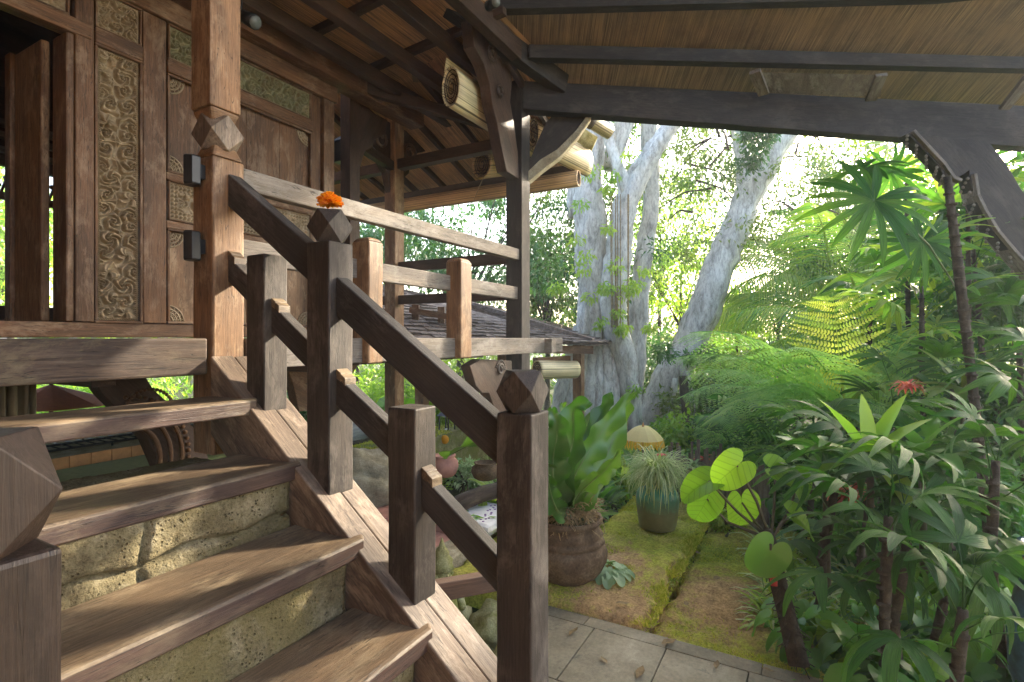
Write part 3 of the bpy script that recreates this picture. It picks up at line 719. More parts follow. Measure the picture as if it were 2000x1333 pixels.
ln = [(1772, 262), (1800, 292), (1832, 326), (1850, 352), (1864, 358)]; l2 = [(1890, 345), (1896, 385), (1912, 418), (1935, 455), (1968, 494), (2012, 542), (2060, 590)]
for L_ in (ln, l2):
    for (a0, b0) in zip(L_[:-1], L_[1:]): e.beam(at(a0[0], a0[1], 4.77), at(b0[0], b0[1], 4.77), .17, .028, up=F.cross(R))
    for i in range(len(L_) * 5):
        t = i / (len(L_) * 5) * (len(L_) - 1); k = int(t); u = t - k
        c = at(L_[k][0] * (1 - u) + L_[k + 1][0] * u, L_[k][1] * (1 - u) + L_[k + 1][1] * u + 4, 4.72)
        e.ball(c + F * .03 * (i % 4), .016, 5, 4)
e.obj('carved_edge', M['grey'], o, .003)

# ================================================================ STAIRCASE
st = thing('staircase', 'open wooden staircase of thick worn treads rising to the veranda', 'staircase', (.85, 1.2, GZ))
SL = .77
def zs(y): return -.073 - SL * (2.2 - y)          # top edge of the stringers
for (xa, xb, nm) in ((1.335, 1.535, 'stringer'), (-.02, .14, 'stringer')):
    s = MB(); y0, y1 = .02, YV - .005; w2 = (xb - xa)
    xm = xa + w2 * .52
    for (u0, u1, k) in ((xa, xm - .0015, 0), (xm + .0015, xb, -.004)):
        P = [(u0, y0, zs(y0) - .33), (u1, y0, zs(y0) - .33), (u1, y1, zs(y1) - .33), (u0, y1, zs(y1) - .33),
             (u0, y0, zs(y0) + k), (u1, y0, zs(y0) + k), (u1, y1, zs(y1) + k), (u0, y1, zs(y1) + k)]
        s.hexa(P, [(p[1] * 1.25, p[0] + 3 * u0, p[2] - zs(p[1])) for p in P])
    s.obj(nm, M['string'], st, .006)
TR = [(-.242, 1.93), (-.465, 1.668), (-.694, 1.348), (-.928, 1.05), (-1.155, .76), (-1.38, .47)]
for i, (z, y) in enumerate(TR):
    x0 = .0; x1 = 1.402; y1 = min(y + .33, 2.19); t = .066
    m_ = MB(); nx = 14
    # slightly dished tread: front edge rounded
    V = []; G = []; o_ = RB.uniform(0, 40)
    prof = [(y + .004, -t), (y, -t + .006), (y, -.010), (y + .006, -.003), (y + .016, 0), (y + .10, -.0015), (y + .2, -.002), (y1 - .01, 0), (y1, -.006), (y1, -t)]
    for j in range(nx + 1):
        u = j / nx; x = x0 + (x1 - .04 - x0) * min(1, j / (nx - 1)) if j < nx else x1; dish = -.004 * math.sin(math.pi * u)
        e_ = .040 if j == nx else 0
        for (py_, pz_) in prof:
            V.append((x, py_ + (e_ if py_ < y + .02 else 0), z + pz_ + (dish if pz_ > -.02 else 0) - (e_ * .1 if pz_ > -.005 else 0))); G.append((x, py_ + o_, pz_))
    k = len(prof)
    Fc = [(j * k + a_, j * k + (a_ + 1) % k, (j + 1) * k + (a_ + 1) % k, (j + 1) * k + a_) for j in range(nx) for a_ in range(k)]
    Fc += [tuple(range(k))[::-1], tuple(range(nx * k, (nx + 1) * k))]
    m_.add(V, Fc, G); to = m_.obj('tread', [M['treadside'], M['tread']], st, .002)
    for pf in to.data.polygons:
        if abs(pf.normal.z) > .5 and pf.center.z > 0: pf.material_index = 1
def newel(x, y, w, ztop, finial, zb=None, label=None, mat='newel'):
    zb = zs(y) - .01 if zb is None else zb
    m_ = MB()
    P = [(x, y, zs(y) - .008 if zb > -1.5 else zb), (x + w, y, zs(y) - .008 if zb > -1.5 else zb), (x + w, y + w, zs(y + w) - .008 if zb > -1.5 else zb), (x, y + w, zs(y + w) - .008 if zb > -1.5 else zb)]
    P += [(x, y, ztop), (x + w, y, ztop), (x + w, y + w, ztop), (x, y + w, ztop)]
    o_ = Vector((RB.uniform(0, 9), RB.uniform(0, 9), 0)); m_.hexa(P, [(p[2] + o_.x, p[0] + o_.y, p[1]) for p in P])
    o = weather(m_.obj('newel_post', M[mat], st, .004), .006, .006)
    if label: o['label'] = label
    if finial:
        v_, f_, g_ = cubo(w, .125, (x + w / 2, y + w / 2, ztop + .0625)); MB().add(v_, f_, g_).obj('finial', M[mat], o, .0015)
    return o
NX = 1.382; NW = .12
newel(NX, .706, NW, -.225, True, GZ, 'tall dark square post at the foot of the stairs')
newel(NX, 1.542, NW, .36, True)
newel(NX, 1.14, .117, -.237, False); newel(NX, 1.912, .112, .339, False)
newel(.145, .70, NW, -.225, True, GZ, 'near post with faceted finial at the left edge', 'newel_red_shade')
newel(.03, 1.6, NW, .36, True)
def rail(p0, p1, wd, th, cap=True):
    """p0 upper end, p1 lower end: (y, z) of the top edge"""
    xa = NX + .033; xb = xa + wd; P = []; G = []
    for (y, z) in (p1, p0): 
        for (x, dz) in ((xa, -th), (xb, -th), (xb, 0), (xa, 0)): P.append((x, y, z + dz)); G.append((y * 1.25, x, dz))
    V = [P[0], P[1], P[5], P[4], P[3], P[2], P[6], P[7]]; Gq = [G[0], G[1], G[5], G[4], G[3], G[2], G[6], G[7]]
    o = weather(MB().hexa(V, Gq).obj('handrail' if wd > .055 else 'lower_rail', M['rail'], st, .004), .005, .004)
    if cap:
        y, z = p0; c = MB()
        for k in range(2):
            ya = y - .002 - k * .022; c.hexa([(xa - .002, ya - .024, z - .01 - k * .018 - .012), (xb + .002, ya - .024, z - .01 - k * .018 - .012), (xb + .002, ya, z - .01), (xa - .002, ya, z - .01),
                    (xa - .002, ya - .024, z + .010 - k * .018), (xb + .002, ya - .024, z + .010 - k * .018), (xb + .002, ya, z + .026 - k * .018), (xa - .002, ya, z + .026 - k * .018)])
        c.obj('wedge_cap', M['tread'], o, .002)
    return o
rail((YV - .001, .712), (1.663, .34), .062, .142, False)
rail((1.541, .229), (.827, -.262), .062, .142, False)
rail((YV - .001, .352), (2.025, .232), .052, .108)
rail((1.911, .137), (1.663, -.035), .052, .11)
rail((1.541, -.142), (1.258, -.325), .052, .113)
rail((1.139, -.461), (.827, -.69), .052, .112)
BM('tie_bar', M['roof'], at(840, 1156, 2.0), at(1000, 1128, 2.18), .05, .07, parent=st)

# ================================================================ STONE UNDER THE STAIRS
def roughbox(x0, x1, y0, y1, z0, z1, n, amp, seed, joints=()):
    """a stone mass with an uneven front and top, open below"""
    rn = np.random.RandomState(seed); m = MB()
    def nz(p):
        s = 0
        for k, (f, a_) in enumerate(((7, 1), (15, .6), (33, .4), (71, .28))):
            s += a_ * math.sin(p[0] * f + seed + 1.7 * math.sin(p[2] * f * .9 + k)) * math.sin(p[2] * f * 1.1 + 2 * k + 1.3 * math.sin(p[1] * f))
        return s * amp + rn.uniform(-1, 1) * amp * .35
    def jt(x, z):
        g_ = 0
        for (ax, c) in joints:
            d = abs((x if ax == 'x' else z) - c - .01 * math.sin((z if ax == 'x' else x) * 21)); g_ = max(g_, math.exp(-(d / .008) ** 2))
        return g_
    def grid(A, Bv, C, nu, nv, out):
        A, Bv, C, out = Vector(A), Vector(Bv), Vector(C), Vector(out); V = []
        for j in range(nv + 1):
            for i in range(nu + 1):
                p = A + Bv * (i / nu) + C * (j / nv); e = min(i, nu - i, j, nv - j)
                q = p + out * (nz(p) - jt(p.x, p.z) * .03) - out * (.012 if e == 0 else 0); V.append(q)
        m.add(V, [(j * (nu + 1) + i, j * (nu + 1) + i + 1, (j + 1) * (nu + 1) + i + 1, (j + 1) * (nu + 1) + i) for j in range(nv) for i in range(nu)], None, True)
    kx = int((x1 - x0) / n); kz = max(3, int((z1 - z0) / n)); ky = max(3, int((y1 - y0) / n))
    grid((x0, y0, z0), (x1 - x0, 0, 0), (0, 0, z1 - z0), kx, kz, (0, -1, 0))
    grid((x0, y0, z1), (x1 - x0, 0, 0), (0, y1 - y0, 0), kx, ky, (0, 0, 1))
    grid((x1, y0, z0), (0, y1 - y0, 0), (0, 0, z1 - z0), ky, kz, (1, 0, 0))
    grid((x0, y1, z0), (0, y0 - y1, 0), (0, 0, z1 - z0), ky, kz, (-1, 0, 0))
    return m
sf = thing('stone_plinth', 'rough mossy stone plinth behind and beneath the stair treads', 'stonework', (.6, 2.2, GZ))
roughbox(-.6, 1.33, 1.99, 2.28, GZ - .1, -.505, .014, .006, 1).obj('stone_course', M['stone'], sf)
roughbox(-.6, 1.33, 1.68, 1.985, GZ - .1, -.50, .009, .006, 2, (('x', .83), ('z', -.655))).obj('stone_course', M['stone'], sf)
roughbox(-.6, 1.325, 1.385, 1.675, GZ - .1, -.765, .009, .007, 3).obj('stone_course', M['stone'], sf)
roughbox(-.6, 1.32, 1.08, 1.38, GZ - .1, -1.0, .012, .006, 4).obj('stone_course', M['stone'], sf)
roughbox(-.6, 1.32, .3, 1.075, GZ - .1, -1.46, .03, .004, 5).obj('stone_course', M['stone'], sf)

# ================================================================ FITTINGS ON THE HOUSE
def lampbox(c, label):
    t = thing('wall_lamp', label, 'wall lamp', c, 'black lamps on the stair post'); c = Vector(c)
    MB().lathe([(.032, -.062), (.036, -.055), (.036, .055), (.03, .062)], c, 6, False).obj('lamp_shade', M['black'], t, .002)
    MB().box(c.x + .02, c.x + .05, c.y - .02, c.y + .02, c.z - .03, c.z + .03).obj('mount', M['black'], t)
lampbox((1.303, 2.27, .705), 'black box lamp on the stair post, the upper one of two')
lampbox((1.303, 2.27, .387), 'black box lamp on the stair post, the lower one of two')
t = thing('spotlight', 'small black spotlight hanging from a roof beam beside the stair post', 'spotlight', at(490, 38, 3.2), 'small spotlights in the roof')
a_ = at(470, 30, 3.25); b_ = at(498, 44, 3.2)
MB().tube([a_, b_], [.035, .045], 10).obj('housing', M['black'], t); MB().tube([b_, b_ + (b_ - a_) * .05], .038, 10).obj('lens', M['glass'], t)
MB().tube([a_, a_ + UP * .12], .01, 6).obj('arm', M['black'], t)
t = thing('spotlight', 'small round spotlight where the roof beams meet at the top edge', 'spotlight', at(965, 6, 3.6), 'small spotlights in the roof')
MB().tube([at(955, 12, 3.6), at(968, 4, 3.5)], .035, 10).obj('housing', M['black'], t); MB().tube([at(968, 4, 3.498), at(969, 4, 3.49)], .03, 10).obj('lens', M['glass'], t)
t = thing('lantern', 'dark square lantern hanging by the house corner behind the railing', 'lantern', at(672, 298, 4.9))
c = at(672, 298, 4.9); MB().box(c.x - .07, c.x + .07, c.y - .07, c.y + .07, c.z - .1, c.z + .08, grain='z').obj('frame', M['black'], t, .004)
MB().hexa([c + Vector((sx * .09, sy * .09, .082)) for sx, sy in ((-1, -1), (1, -1), (1, 1), (-1, 1))] + [c + Vector((sx * .02, sy * .02, .15)) for sx, sy in ((-1, -1), (1, -1), (1, 1), (-1, 1))]).obj('roof', M['black'], t)

def blind(name, p0, p1, rx, rz, mat, label, cords=(.15, .85), flap=.0, inner=True):
    p0, p1 = Vector(p0), Vector(p1); t = thing(name, label, 'blind', (p0 + p1) / 2, 'rolled up bamboo blinds')
    ax = (p1 - p0).normalized(); sd_ = ax.cross(UP).normalized(); m = MB(); n = 28; ns = 12; V = []; G = []; L = (p1 - p0).length
    for i in range(ns + 1):
        u = i / ns
        for k in range(n):
            th = 2 * math.pi * k / n; q = 1 + .015 * math.sin(k * 2.5 + i)
            V.append(p0.lerp(p1, u) + sd_ * (math.cos(th) * rx * q) + UP * (math.sin(th) * rz * q)); G.append((u * L, math.cos(th) * rx, math.sin(th) * rz))
    m.add(V, [(i * n + k, i * n + (k + 1) % n, (i + 1) * n + (k + 1) % n, (i + 1) * n + k) for i in range(ns) for k in range(n)], G, True)
    o = m.obj('roll', M[mat], t); s = o.modifiers.new('s', 'SOLIDIFY'); s.thickness = .012; s.offset = -1
    for e_ in (p0 + ax * .012, p1 - ax * .012):                      # the spiral of slats seen in the open end
        sp = MB()
        pts = [e_ + sd_ * (math.cos(a) * rx * (1 - a / 26)) + UP * (math.sin(a) * rz * (1 - a / 26)) for a in np.linspace(0, 21, 70)]
        sp.tube(pts, .0045, 4)
        sp.obj('roll_core', M['roof'], t)
    for u in cords:
        c = p0.lerp(p1, u)
        MB().tube([c + sd_ * (math.cos(a) * (rx + .003)) + UP * (math.sin(a) * (rz + .003)) for a in np.linspace(0, 2 * math.pi, 20)] , .004, 4).obj('cord', M['stem'], t)
    if flap:
        f = MB(); f.add([p0 + UP * rz * .2 - sd_ * rx * .98, p1 + UP * rz * .2 - sd_ * rx * .98, p1 + UP * (rz + flap) - sd_ * rx * .5, p0 + UP * (rz + flap) - sd_ * rx * .5], [(0, 1, 2, 3)], [(0, 0, 0), (L, 0, 0), (L, .1, flap + rz), (0, .1, flap + rz)])
        o = f.obj('hanging_slats', M[mat], t); s = o.modifiers.new('s', 'SOLIDIFY'); s.thickness = .006
    return t
blind('rolled_blind', (3.42, 2.46, 1.97), (4.85, 2.46, 2.0), .075, .15, 'bamboo', 'long pale rolled bamboo blind slung under the eave behind the tall post', (.08, .4, .9), .09)
blind('rolled_blind', at(1040, 262, 5.1), at(1146, 318, 5.75), .07, .14, 'bamboo', 'pale rolled bamboo blind sticking out beyond the carved bracket', (.3, .85), .03)
blind('rolled_blind', at(940, 322, 5.4), at(1000, 318, 5.9), .10, .13, 'bamboo_warm', 'short rolled bamboo blind hanging left of the tall post', (.3,), 0)
blind('rolled_blind', (5.20, 2.1, 1.665), (5.20, 5.6, 1.665), .05, .075, 'bamboo_warm', 'long rolled bamboo blind along the far eave above the trees', (.05, .2, .35, .5, .7), 0)
MB().tube([at(945, 345, 5.3), at(925, 392, 5.3)], .004, 4).obj('pull_cord', M['bamboo'], house)
gp = thing('gutter_pipe', 'thick bamboo gutter pipe poking out past the carved bracket', 'pipe', at(1165, 245, 5.4))
MB().tube([at(1060, 196, 5.2), at(1135, 226, 5.35), at(1192, 260, 5.5)], .07, 14).obj('pipe', M['bamboo'], gp)
MB().tube([at(1146, 232, 5.37), at(1158, 240, 5.40)], .076, 14).obj('strap', M['grey'], gp)
bracket(gp, [at(x, y, 5.6) for x, y in ((1060, 215), (1125, 240), (1168, 268), (1160, 284), (1132, 290), (1100, 268), (1060, 240))], F * .25, 'stonemoss', name='gutter_end')

# marigold on the finial
mg = thing('marigold', 'orange marigold flower resting on top of a faceted post finial', 'flower', (NX + .06, 1.602, .485))
V = []; rn = random.Random(2); m = MB(); cc = Vector((NX + .058, 1.60, .516))
for i in range(320):
    th = i * 2.39996; z = 1 - (i / 319) * 1.45; rr = math.sqrt(max(0, 1 - z * z)); dr = Vector((math.cos(th) * rr, math.sin(th) * rr, z * .95))
    L = .042 * (1 + rn.uniform(-.3, .22)); sx = dr.cross(UP)
    if sx.length < .01: sx = Vector((1, 0, 0))
    sx.normalize(); up_ = sx.cross(dr).normalized(); w = .0068; q = cc + dr * .012; e_ = cc + Vector((dr.x, dr.y, dr.z * .85)) * L + up_ * rn.uniform(-.004, .006)
    m.add([q - sx * w * .5, q + sx * w * .5, e_ + sx * w + up_ * .004, e_ + dr * .003, e_ - sx * w + up_ * .004], [(0, 1, 2, 3, 4)], rnd=rn.random())
M['petal'] = leafmat('orange_petal', (.35, .05, .002), (.8, .2, .006), (1.0, .5, .03), .25, .6, .2, 1.2)
m.obj('petals', M['petal'], mg)

# ================================================================ ROOM BELOW THE HOUSE
kc = thing('kitchen_counter', 'tiled outdoor counter with louvred cupboard doors under the house', 'counter', (1.9, 4.4, GZ))
CZ = -.80
MB().box(.2, 3.6, 4.36, 5.1, CZ - .05, CZ).obj('counter_top', M['stone2'], kc, .004)
m = MB()
for i in range(26): m.box(.3 + i * .125, .3 + i * .125 + .122, 4.335, 4.358, CZ - .085, CZ + .004)
M['orange_tile'] = plain('orange_tile', (.5, .25, .09), .5, .4, 6, .1); m.obj('tile_edge', M['orange_tile'], kc, .003)
m = MB(); m.box(.2, 3.6, 4.39, 5.1, GZ, CZ - .09); m.obj('cabinet', M['grey'], kc)
for i in range(6):
    x0 = .35 + i * .52; d = MB()
    for q in ((x0, x0 + .05), (x0 + .43, x0 + .48)): d.box(q[0], q[1], 4.36, 4.385, GZ + .1, CZ - .10, grain='z')
    for q in ((GZ + .1, GZ + .15), (CZ - .14, CZ - .10)): d.box(x0 + .052, x0 + .428, 4.36, 4.385, q[0], q[1])
    z = GZ + .17
    while z < CZ - .15: d.hexa([(x0 + .052, 4.362, z), (x0 + .428, 4.362, z), (x0 + .428, 4.384, z + .012), (x0 + .052, 4.384, z + .012), (x0 + .052, 4.362, z + .006), (x0 + .428, 4.362, z + .006), (x0 + .428, 4.384, z + .018), (x0 + .052, 4.384, z + .018)]); z += .026
    d.obj('louvred_door', M['grey'], kc)
g = thing('wire_rack', 'black wire cooking rack standing on the tiled counter', 'rack', (2.1, 4.7, CZ))
m = MB()
for i in range(30): m.tube([(1.0 + i * .07, 4.5, CZ + .03), (1.0 + i * .07, 4.95, CZ + .03)], .005, 4)
for y in (4.5, 4.72, 4.95): m.tube([(1.0, y, CZ + .03), (3.03, y, CZ + .03)], .008, 4)
m.obj('grate', M['black'], g)
m = MB()
for x in (1.0, 2.0, 3.03):
    for y in (4.5, 4.95): m.tube([(x, y, CZ + .002), (x, y, CZ + .03)], .008, 4)
m.obj('feet', M['black'], g)
bn = thing('daybed', 'low daybed with green mattress over a red board, below the house floor', 'daybed', (1.5, 3.7, GZ))
M['green_cloth'] = plain('green_cloth', (.17, .19, .07), .9, .2, 30, .2); M['red_board'] = plain('red_board', (.42, .12, .06), .5, .25, 10, .1)
MB().box(.2, 2.55, 3.5, 4.0, -.90, -.80).obj('mattress', M['green_cloth'], bn, .03)
MB().box(.2, 2.6, 3.46, 4.02, -1.1, -.905).obj('bed_board', M['red_board'], bn, .01)
for x in (.3, 2.45): MB().box(x, x + .08, 3.5, 3.58, GZ, -1.105, grain='z').obj('leg', M['red_board'], bn)
cu = thing('curtain', 'pale pleated curtain hanging under the house floor at the left edge', 'curtain', (.9, 4.0, -1))
m = MB(); V = []; G = []; n = 60
x0c = onY(-150, 780, 4.0).x; x1c = onY(68, 780, 4.0).x
for i in range(n + 1):
    x = x0c + (x1c - x0c) * i / n
    for z in (-.15, -.6, -1.2): V.append((x, 4.0 + .035 * math.sin(i * .9) + .012 * math.sin(i * 2.3), z)); G.append(V[-1])
m.add(V, [(i * 3 + j, i * 3 + 3 + j, i * 3 + 4 + j, i * 3 + 1 + j) for i in range(n) for j in range(2)], G, True)
M['cloth'] = plain('pale_curtain', (.42, .36, .26), .9, .1, 12, .1); o = m.obj('cloth', M['cloth'], cu); s = o.modifiers.new('s', 'SOLIDIFY'); s.thickness = .004
MB().tube([(x0c, 4.0, -.148), (x1c + .1, 4.0, -.148)], .012, 8).obj('curtain_rod', M['teak'], cu)
um = thing('parasol', 'orange cloth parasol seen under the house floor beside the curtain', 'parasol', at(125, 800, 5.5))
M['orange_cloth'] = plain('orange_cloth', (.42, .12, .03), .8, .15, 20, .1)
m = MB(); c0 = at(100, 795, 5.2); n = 10; V = [c0 + UP * .22]
for k in range(n):
    th = 2 * math.pi * k / n; V.append(c0 + Vector((math.cos(th) * .55, math.sin(th) * .55, .02)))
m.add(V, [(0, 1 + k, 1 + (k + 1) % n) for k in range(n)], None)
o = m.obj('canopy', M['orange_cloth'], um); s = o.modifiers.new('s', 'SOLIDIFY'); s.thickness = .006
MB().tube([c0 + UP * .24, Vector((c0.x, c0.y, GZ))], .018, 8).obj('pole', M['teak'], um)
kw = thing('low_wall', 'low pale stone wall behind the counter under the house', 'wall', (2, 5.9, GZ))
roughbox(-1.5, 3.4, 5.9, 6.1, GZ - .1, -.95, .05, .01, 8).obj('masonry', M['stone2'], kw)

# ================================================================ GROUND AND PAVING
gm = MB(); nx = 40; V = []
rn = random.Random(3)
def gh(x, y):
    d = x * CA + y * SA
    return GZ - .16 - .25 * max(0, min(1, (d - 9) / 10)) + .03 * math.sin(x * 1.3) * math.cos(y * 1.1)
XS = [-300, -120, -50, -20, -10] + list(np.arange(-6, 16, .8)) + [18, 24, 34, 60, 120, 300]
V = [(x, y, gh(x, y)) for y in XS for x in XS]; k = len(XS)
gm.add(V, [(j * k + i, j * k + i + 1, (j + 1) * k + i + 1, (j + 1) * k + i) for j in range(k - 1) for i in range(k - 1)], None, True)
tag(gm.obj('ground', M['soil']), kind='structure')
# paving slabs
pv = MB(); rn = random.Random(11)
XE = 2.885
edges = [XE, XE - .10]
x = XE - .105
cols = []
while x > -1.2: cols.append((x - .50, x)); x -= .506
for ci, (xa, xb) in enumerate(cols):
    y = -5.2 + (.31 if ci % 2 else 0) + rn.uniform(-.05, .05)
    while y < 1.3:
        h = .40 if ci else .39
        pv.box(xa, xb - .0, y, min(y + h, 1.38) - .006, GZ - .08, GZ + rn.uniform(-.0015, .0015)); y += h
y = -5.2
for i in range(15):
    pv.box(XE - .1, XE, y, y + .446, GZ - .08, GZ + .001); y += .45
o = pv.obj('paving', M['tile']); bevel(o, .003); tag(o, kind='structure')
tag(MB().box(-2, XE - .01, -5.3, 1.385, GZ - .10, GZ - .012).obj('paving_bed', M['joint']), kind='structure')
# garden slabs overgrown with moss
def mossy(name, x0, x1, y0, y1, z, th, seed, yfun=None, mat='moss', res=.03, amp=.017):
    nx = int((x1 - x0) / res); ny = int((y1 - y0) / res); m = MB(); V = []; rn = np.random.RandomState(seed)
    for j in range(ny + 1):
        for i in range(nx + 1):
            u = i / nx; v = j / ny; x = x0 + (x1 - x0) * u; y = y0 + (y1 - y0) * v
            e = min(u, 1 - u) * (x1 - x0); f = min(v, 1 - v) * (y1 - y0); ed = min(e, f)
            zz = z + amp * (math.sin(x * 5.1 + seed) * math.cos(y * 6.3) + .5 * math.sin(x * 17 + y * 13)) + rn.uniform(-.004, .004) - (.03 * max(0, 1 - ed / .05) ** 2)
            yy = y + (.022 * math.sin(x * 9 + seed) + .014 * math.sin(x * 31 + seed * 2) + rn.uniform(-.006, .006)) * max(0, 1 - f / .07); V.append((x, yy, zz))
    Fc = [(j * (nx + 1) + i, j * (nx + 1) + i + 1, (j + 1) * (nx + 1) + i + 1, (j + 1) * (nx + 1) + i) for j in range(ny) for i in range(nx)]
    bd = [i for i in range(nx + 1)] + [j * (nx + 1) + nx for j in range(1, ny + 1)] + [ny * (nx + 1) + i for i in range(nx - 1, -1, -1)] + [j * (nx + 1) for j in range(ny - 1, 0, -1)]
    b0 = len(V); V += [(V[q][0], V[q][1], z - th) for q in bd]; nb = len(bd)
    Fc += [(bd[(q + 1) % nb], bd[q], b0 + q, b0 + (q + 1) % nb) for q in range(nb)]
    m.add(V, Fc, None, True); return m.obj(name, M[mat])
tag(mossy('moss_terrace', XE + .015, 5.6, .80, 1.5, GZ + .045, .26, 1), kind='structure')
tag(mossy('moss_terrace', XE + .015, 3.62, 1.512, 2.15, GZ + .04, .26, 2), kind='structure')
tag(mossy('moss_path', XE + .012, 5.2, -.62, .775, GZ - .055, .2, 4), kind='structure')
# tufts of moss and seedlings on the mossy slabs
rs = np.random.RandomState(7)
def tufts(n, x0, x1, y0, y1, z, s0, s1, seed, edge=None):
    r_ = np.random.RandomState(seed); P = np.stack([r_.uniform(x0, x1, n), r_.uniform(y0, y1, n), np.full(n, z)], 1)
    f = np.sin(P[:, 0] * 5 + seed) * np.sin(P[:, 1] * 6.5 + 1) + .6 * np.sin(P[:, 0] * 13) * np.cos(P[:, 1] * 11); k_ = (f > -.25 + r_.uniform(-.3, .3, n)) & (np.hypot(P[:, 0] - 3.55, P[:, 1] - .40) > r_.uniform(.2, .62, n)) & (np.hypot(P[:, 0] - 3.05, P[:, 1] - 1.02) > r_.uniform(.1, .42, n)); P = P[k_]
    N = len(P); d = np.stack([r_.normal(0, .6, N), r_.normal(0, .6, N), np.ones(N) * .8], 1)
    return P, d, r_.normal(0, 1, (N, 3)), r_.uniform(s0, s1, N), r_.rand(N)
M['mossblade'] = leafmat('moss_blade', (.2, .26, .03), (.32, .35, .05), (.48, .42, .1), .4, .8, .1)
sets = [tufts(17000, 2.92, 5.5, .82, 1.48, GZ + .038, .008, .024, 1), tufts(5000, 2.92, 3.6, 1.5, 2.1, GZ + .033, .008, .022, 9), tufts(2600, 3.6, 5.6, 1.46, 1.53, GZ + .0, .012, .035, 10), tufts(20000, 2.92, 5.1, -.58, .76, GZ - .06, .008, .02, 2), tufts(9000, 2.9, 5.4, .74, .86, GZ + .015, .014, .045, 3), tufts(6000, 2.86, 2.96, -.6, 2.1, GZ - .01, .01, .02, 5)]
P = [np.concatenate([s[i] for s in sets]) for i in range(5)]
tag(scatter('moss_tufts', NEEDLE_V * np.array([1, .35, 1]), NEEDLE_F, P[0], P[1], P[2], P[3], P[4], M['mossblade']), 'low green moss tufts creeping over the garden slabs', 'moss', kind='stuff')
# --- brick terrace beyond the stairs, pond edge
bt = thing('brick_terrace', 'raised terrace of pinkish bricks with a stone edge beyond the stair rail', 'terrace', (3.6, 3.2, GZ))
TZ = GZ + .06
m = MB(); rn = random.Random(4)
for i in range(3):
    for j in range(10):
        xa = 3.15 + i * .262; ya = 2.40 + j * .125
        m.box(xa + rn.uniform(0, .004), xa + .255, ya, ya + .119, TZ - .05, TZ + rn.uniform(-.003, .003))
m.obj('bricks', M['brick'], bt, .003)
m = MB(); m.box(2.86, 3.95, 2.17, 2.395, TZ - .2, TZ + .004); m.box(2.86, 3.145, 2.397, 3.7, TZ - .2, TZ + .003); m.obj('stone_edge', M['stone2'], bt, .012)
MB().box(3.15, 3.93, 2.4, 3.66, TZ - .2, TZ - .03).obj('bedding', M['joint'], bt)
# mossy low walls, trough, cushion, rock
for (x, y, sx, sy, h, mt, lab) in ((5.9, 4.1, 2.6, .45, .42, 'moss', 'moss topped low garden wall glimpsed between the stair rails'), (5.2, 4.6, 1.2, .35, .30, 'moss', 'shorter mossy block at the end of the low garden wall')):
    c = thing('mossy_wall', lab, 'garden wall', (x, y, GZ))
    m = roughbox(x - sx / 2, x + sx / 2, y - sy / 2, y + sy / 2, GZ - .15, GZ + h, .06, .012, int(x * 7)); m.obj('masonry', M['stonemoss'], c)
    P, d, n_, s_, r_ = tufts(2500, x - sx / 2, x + sx / 2, y - sy / 2, y + sy / 2, GZ + h, .015, .04, 8)
    scatter('moss_cover', NEEDLE_V * np.array([1, .5, 1]), NEEDLE_F, P, d, n_, s_, r_, M['mossblade'], parent=c, oname='moss_cover')
c = onZ(930, 985, GZ + .25)
t = thing('log_bench', 'dark curved log bench end showing between the lower stair rails', 'bench', (c.x, c.y, GZ))
MB().tube([onZ(862, 1005, GZ + .2), onZ(905, 980, GZ + .24), onZ(945, 964, GZ + .26), onZ(1010, 950, GZ + .26)], .085, 10, ex=.8, rough=.05).obj('seat', M['beam'], t)
for px in (880, 990):
    q = onZ(px, 975, GZ + .2); MB().tube([Vector((q.x, q.y, GZ - .1)), Vector((q.x, q.y, GZ + .18))], .07, 8).obj('leg', M['beam'], t)
q = onZ(945, 1005, GZ + .14); t = thing('cushion', 'white cushion with a purple sprig pattern lying by the log bench', 'cushion', (q.x, q.y, GZ + .06))
M['white_cloth'] = plain('white_cloth', (.75, .75, .76), .9, .06, 12, .1); M['purple'] = plain('purple_print', (.2, .08, .3), .9, .2, 30, 0)
MB().box(q.x - .28, q.x + .28, q.y - .22, q.y + .22, GZ + .065, GZ + .16).obj('cover', M['white_cloth'], t, .045)
m = MB()
for i in range(14): m.ball((q.x - .2 + i * .03, q.y - .12 + .03 * math.sin(i * 1.7) + i * .01, GZ + .162), .012, 6, 4, (1, 1, .25))
m.obj('printed_sprig', M['purple'], t)
def rock(name, label, cat, c, r, mat, seed, sc=(1, 1, .8), group=None):
    bm_ = MB(); rn = random.Random(seed); V = []; n = 26; mm = 16; c = Vector(c)
    for i in range(mm + 1):
        a = math.pi * i / mm
        for k in range(n):
            b = 2 * math.pi * k / n; d = Vector((math.sin(a) * math.cos(b), math.sin(a) * math.sin(b), math.cos(a)))
            q = r * (1 + .16 * math.sin(d.x * 4 + seed) * math.cos(d.y * 5 + seed * 2) + .1 * math.sin(d.z * 9 + d.x * 7 + seed) + (.03 * math.sin(d.x * 23) * math.sin(d.y * 19 + d.z * 21)))
            V.append(c + Vector((d.x * q * sc[0], d.y * q * sc[1], d.z * q * sc[2])))
    bm_.add(V, [(i * n + k, (i + 1) * n + k, (i + 1) * n + (k + 1) % n, i * n + (k + 1) % n) for i in range(mm) for k in range(n)], None, True)
    return tag(bm_.obj(name, M[mat]), label, cat, group)
q = onZ(712, 930, GZ + .28); rock('boulder', 'pale pitted boulder showing between the middle stair posts', 'rock', (q.x, q.y, GZ + .18), .36, 'stone2', 3, (1, 1, 1.0))
q = onZ(1303, 1115, GZ - .02); rock('stone', 'small grey stone lying in the gap beside the mossy step', 'stone', (q.x, q.y, GZ + .0), .045, 'stone2', 5, (1, 1, .9))
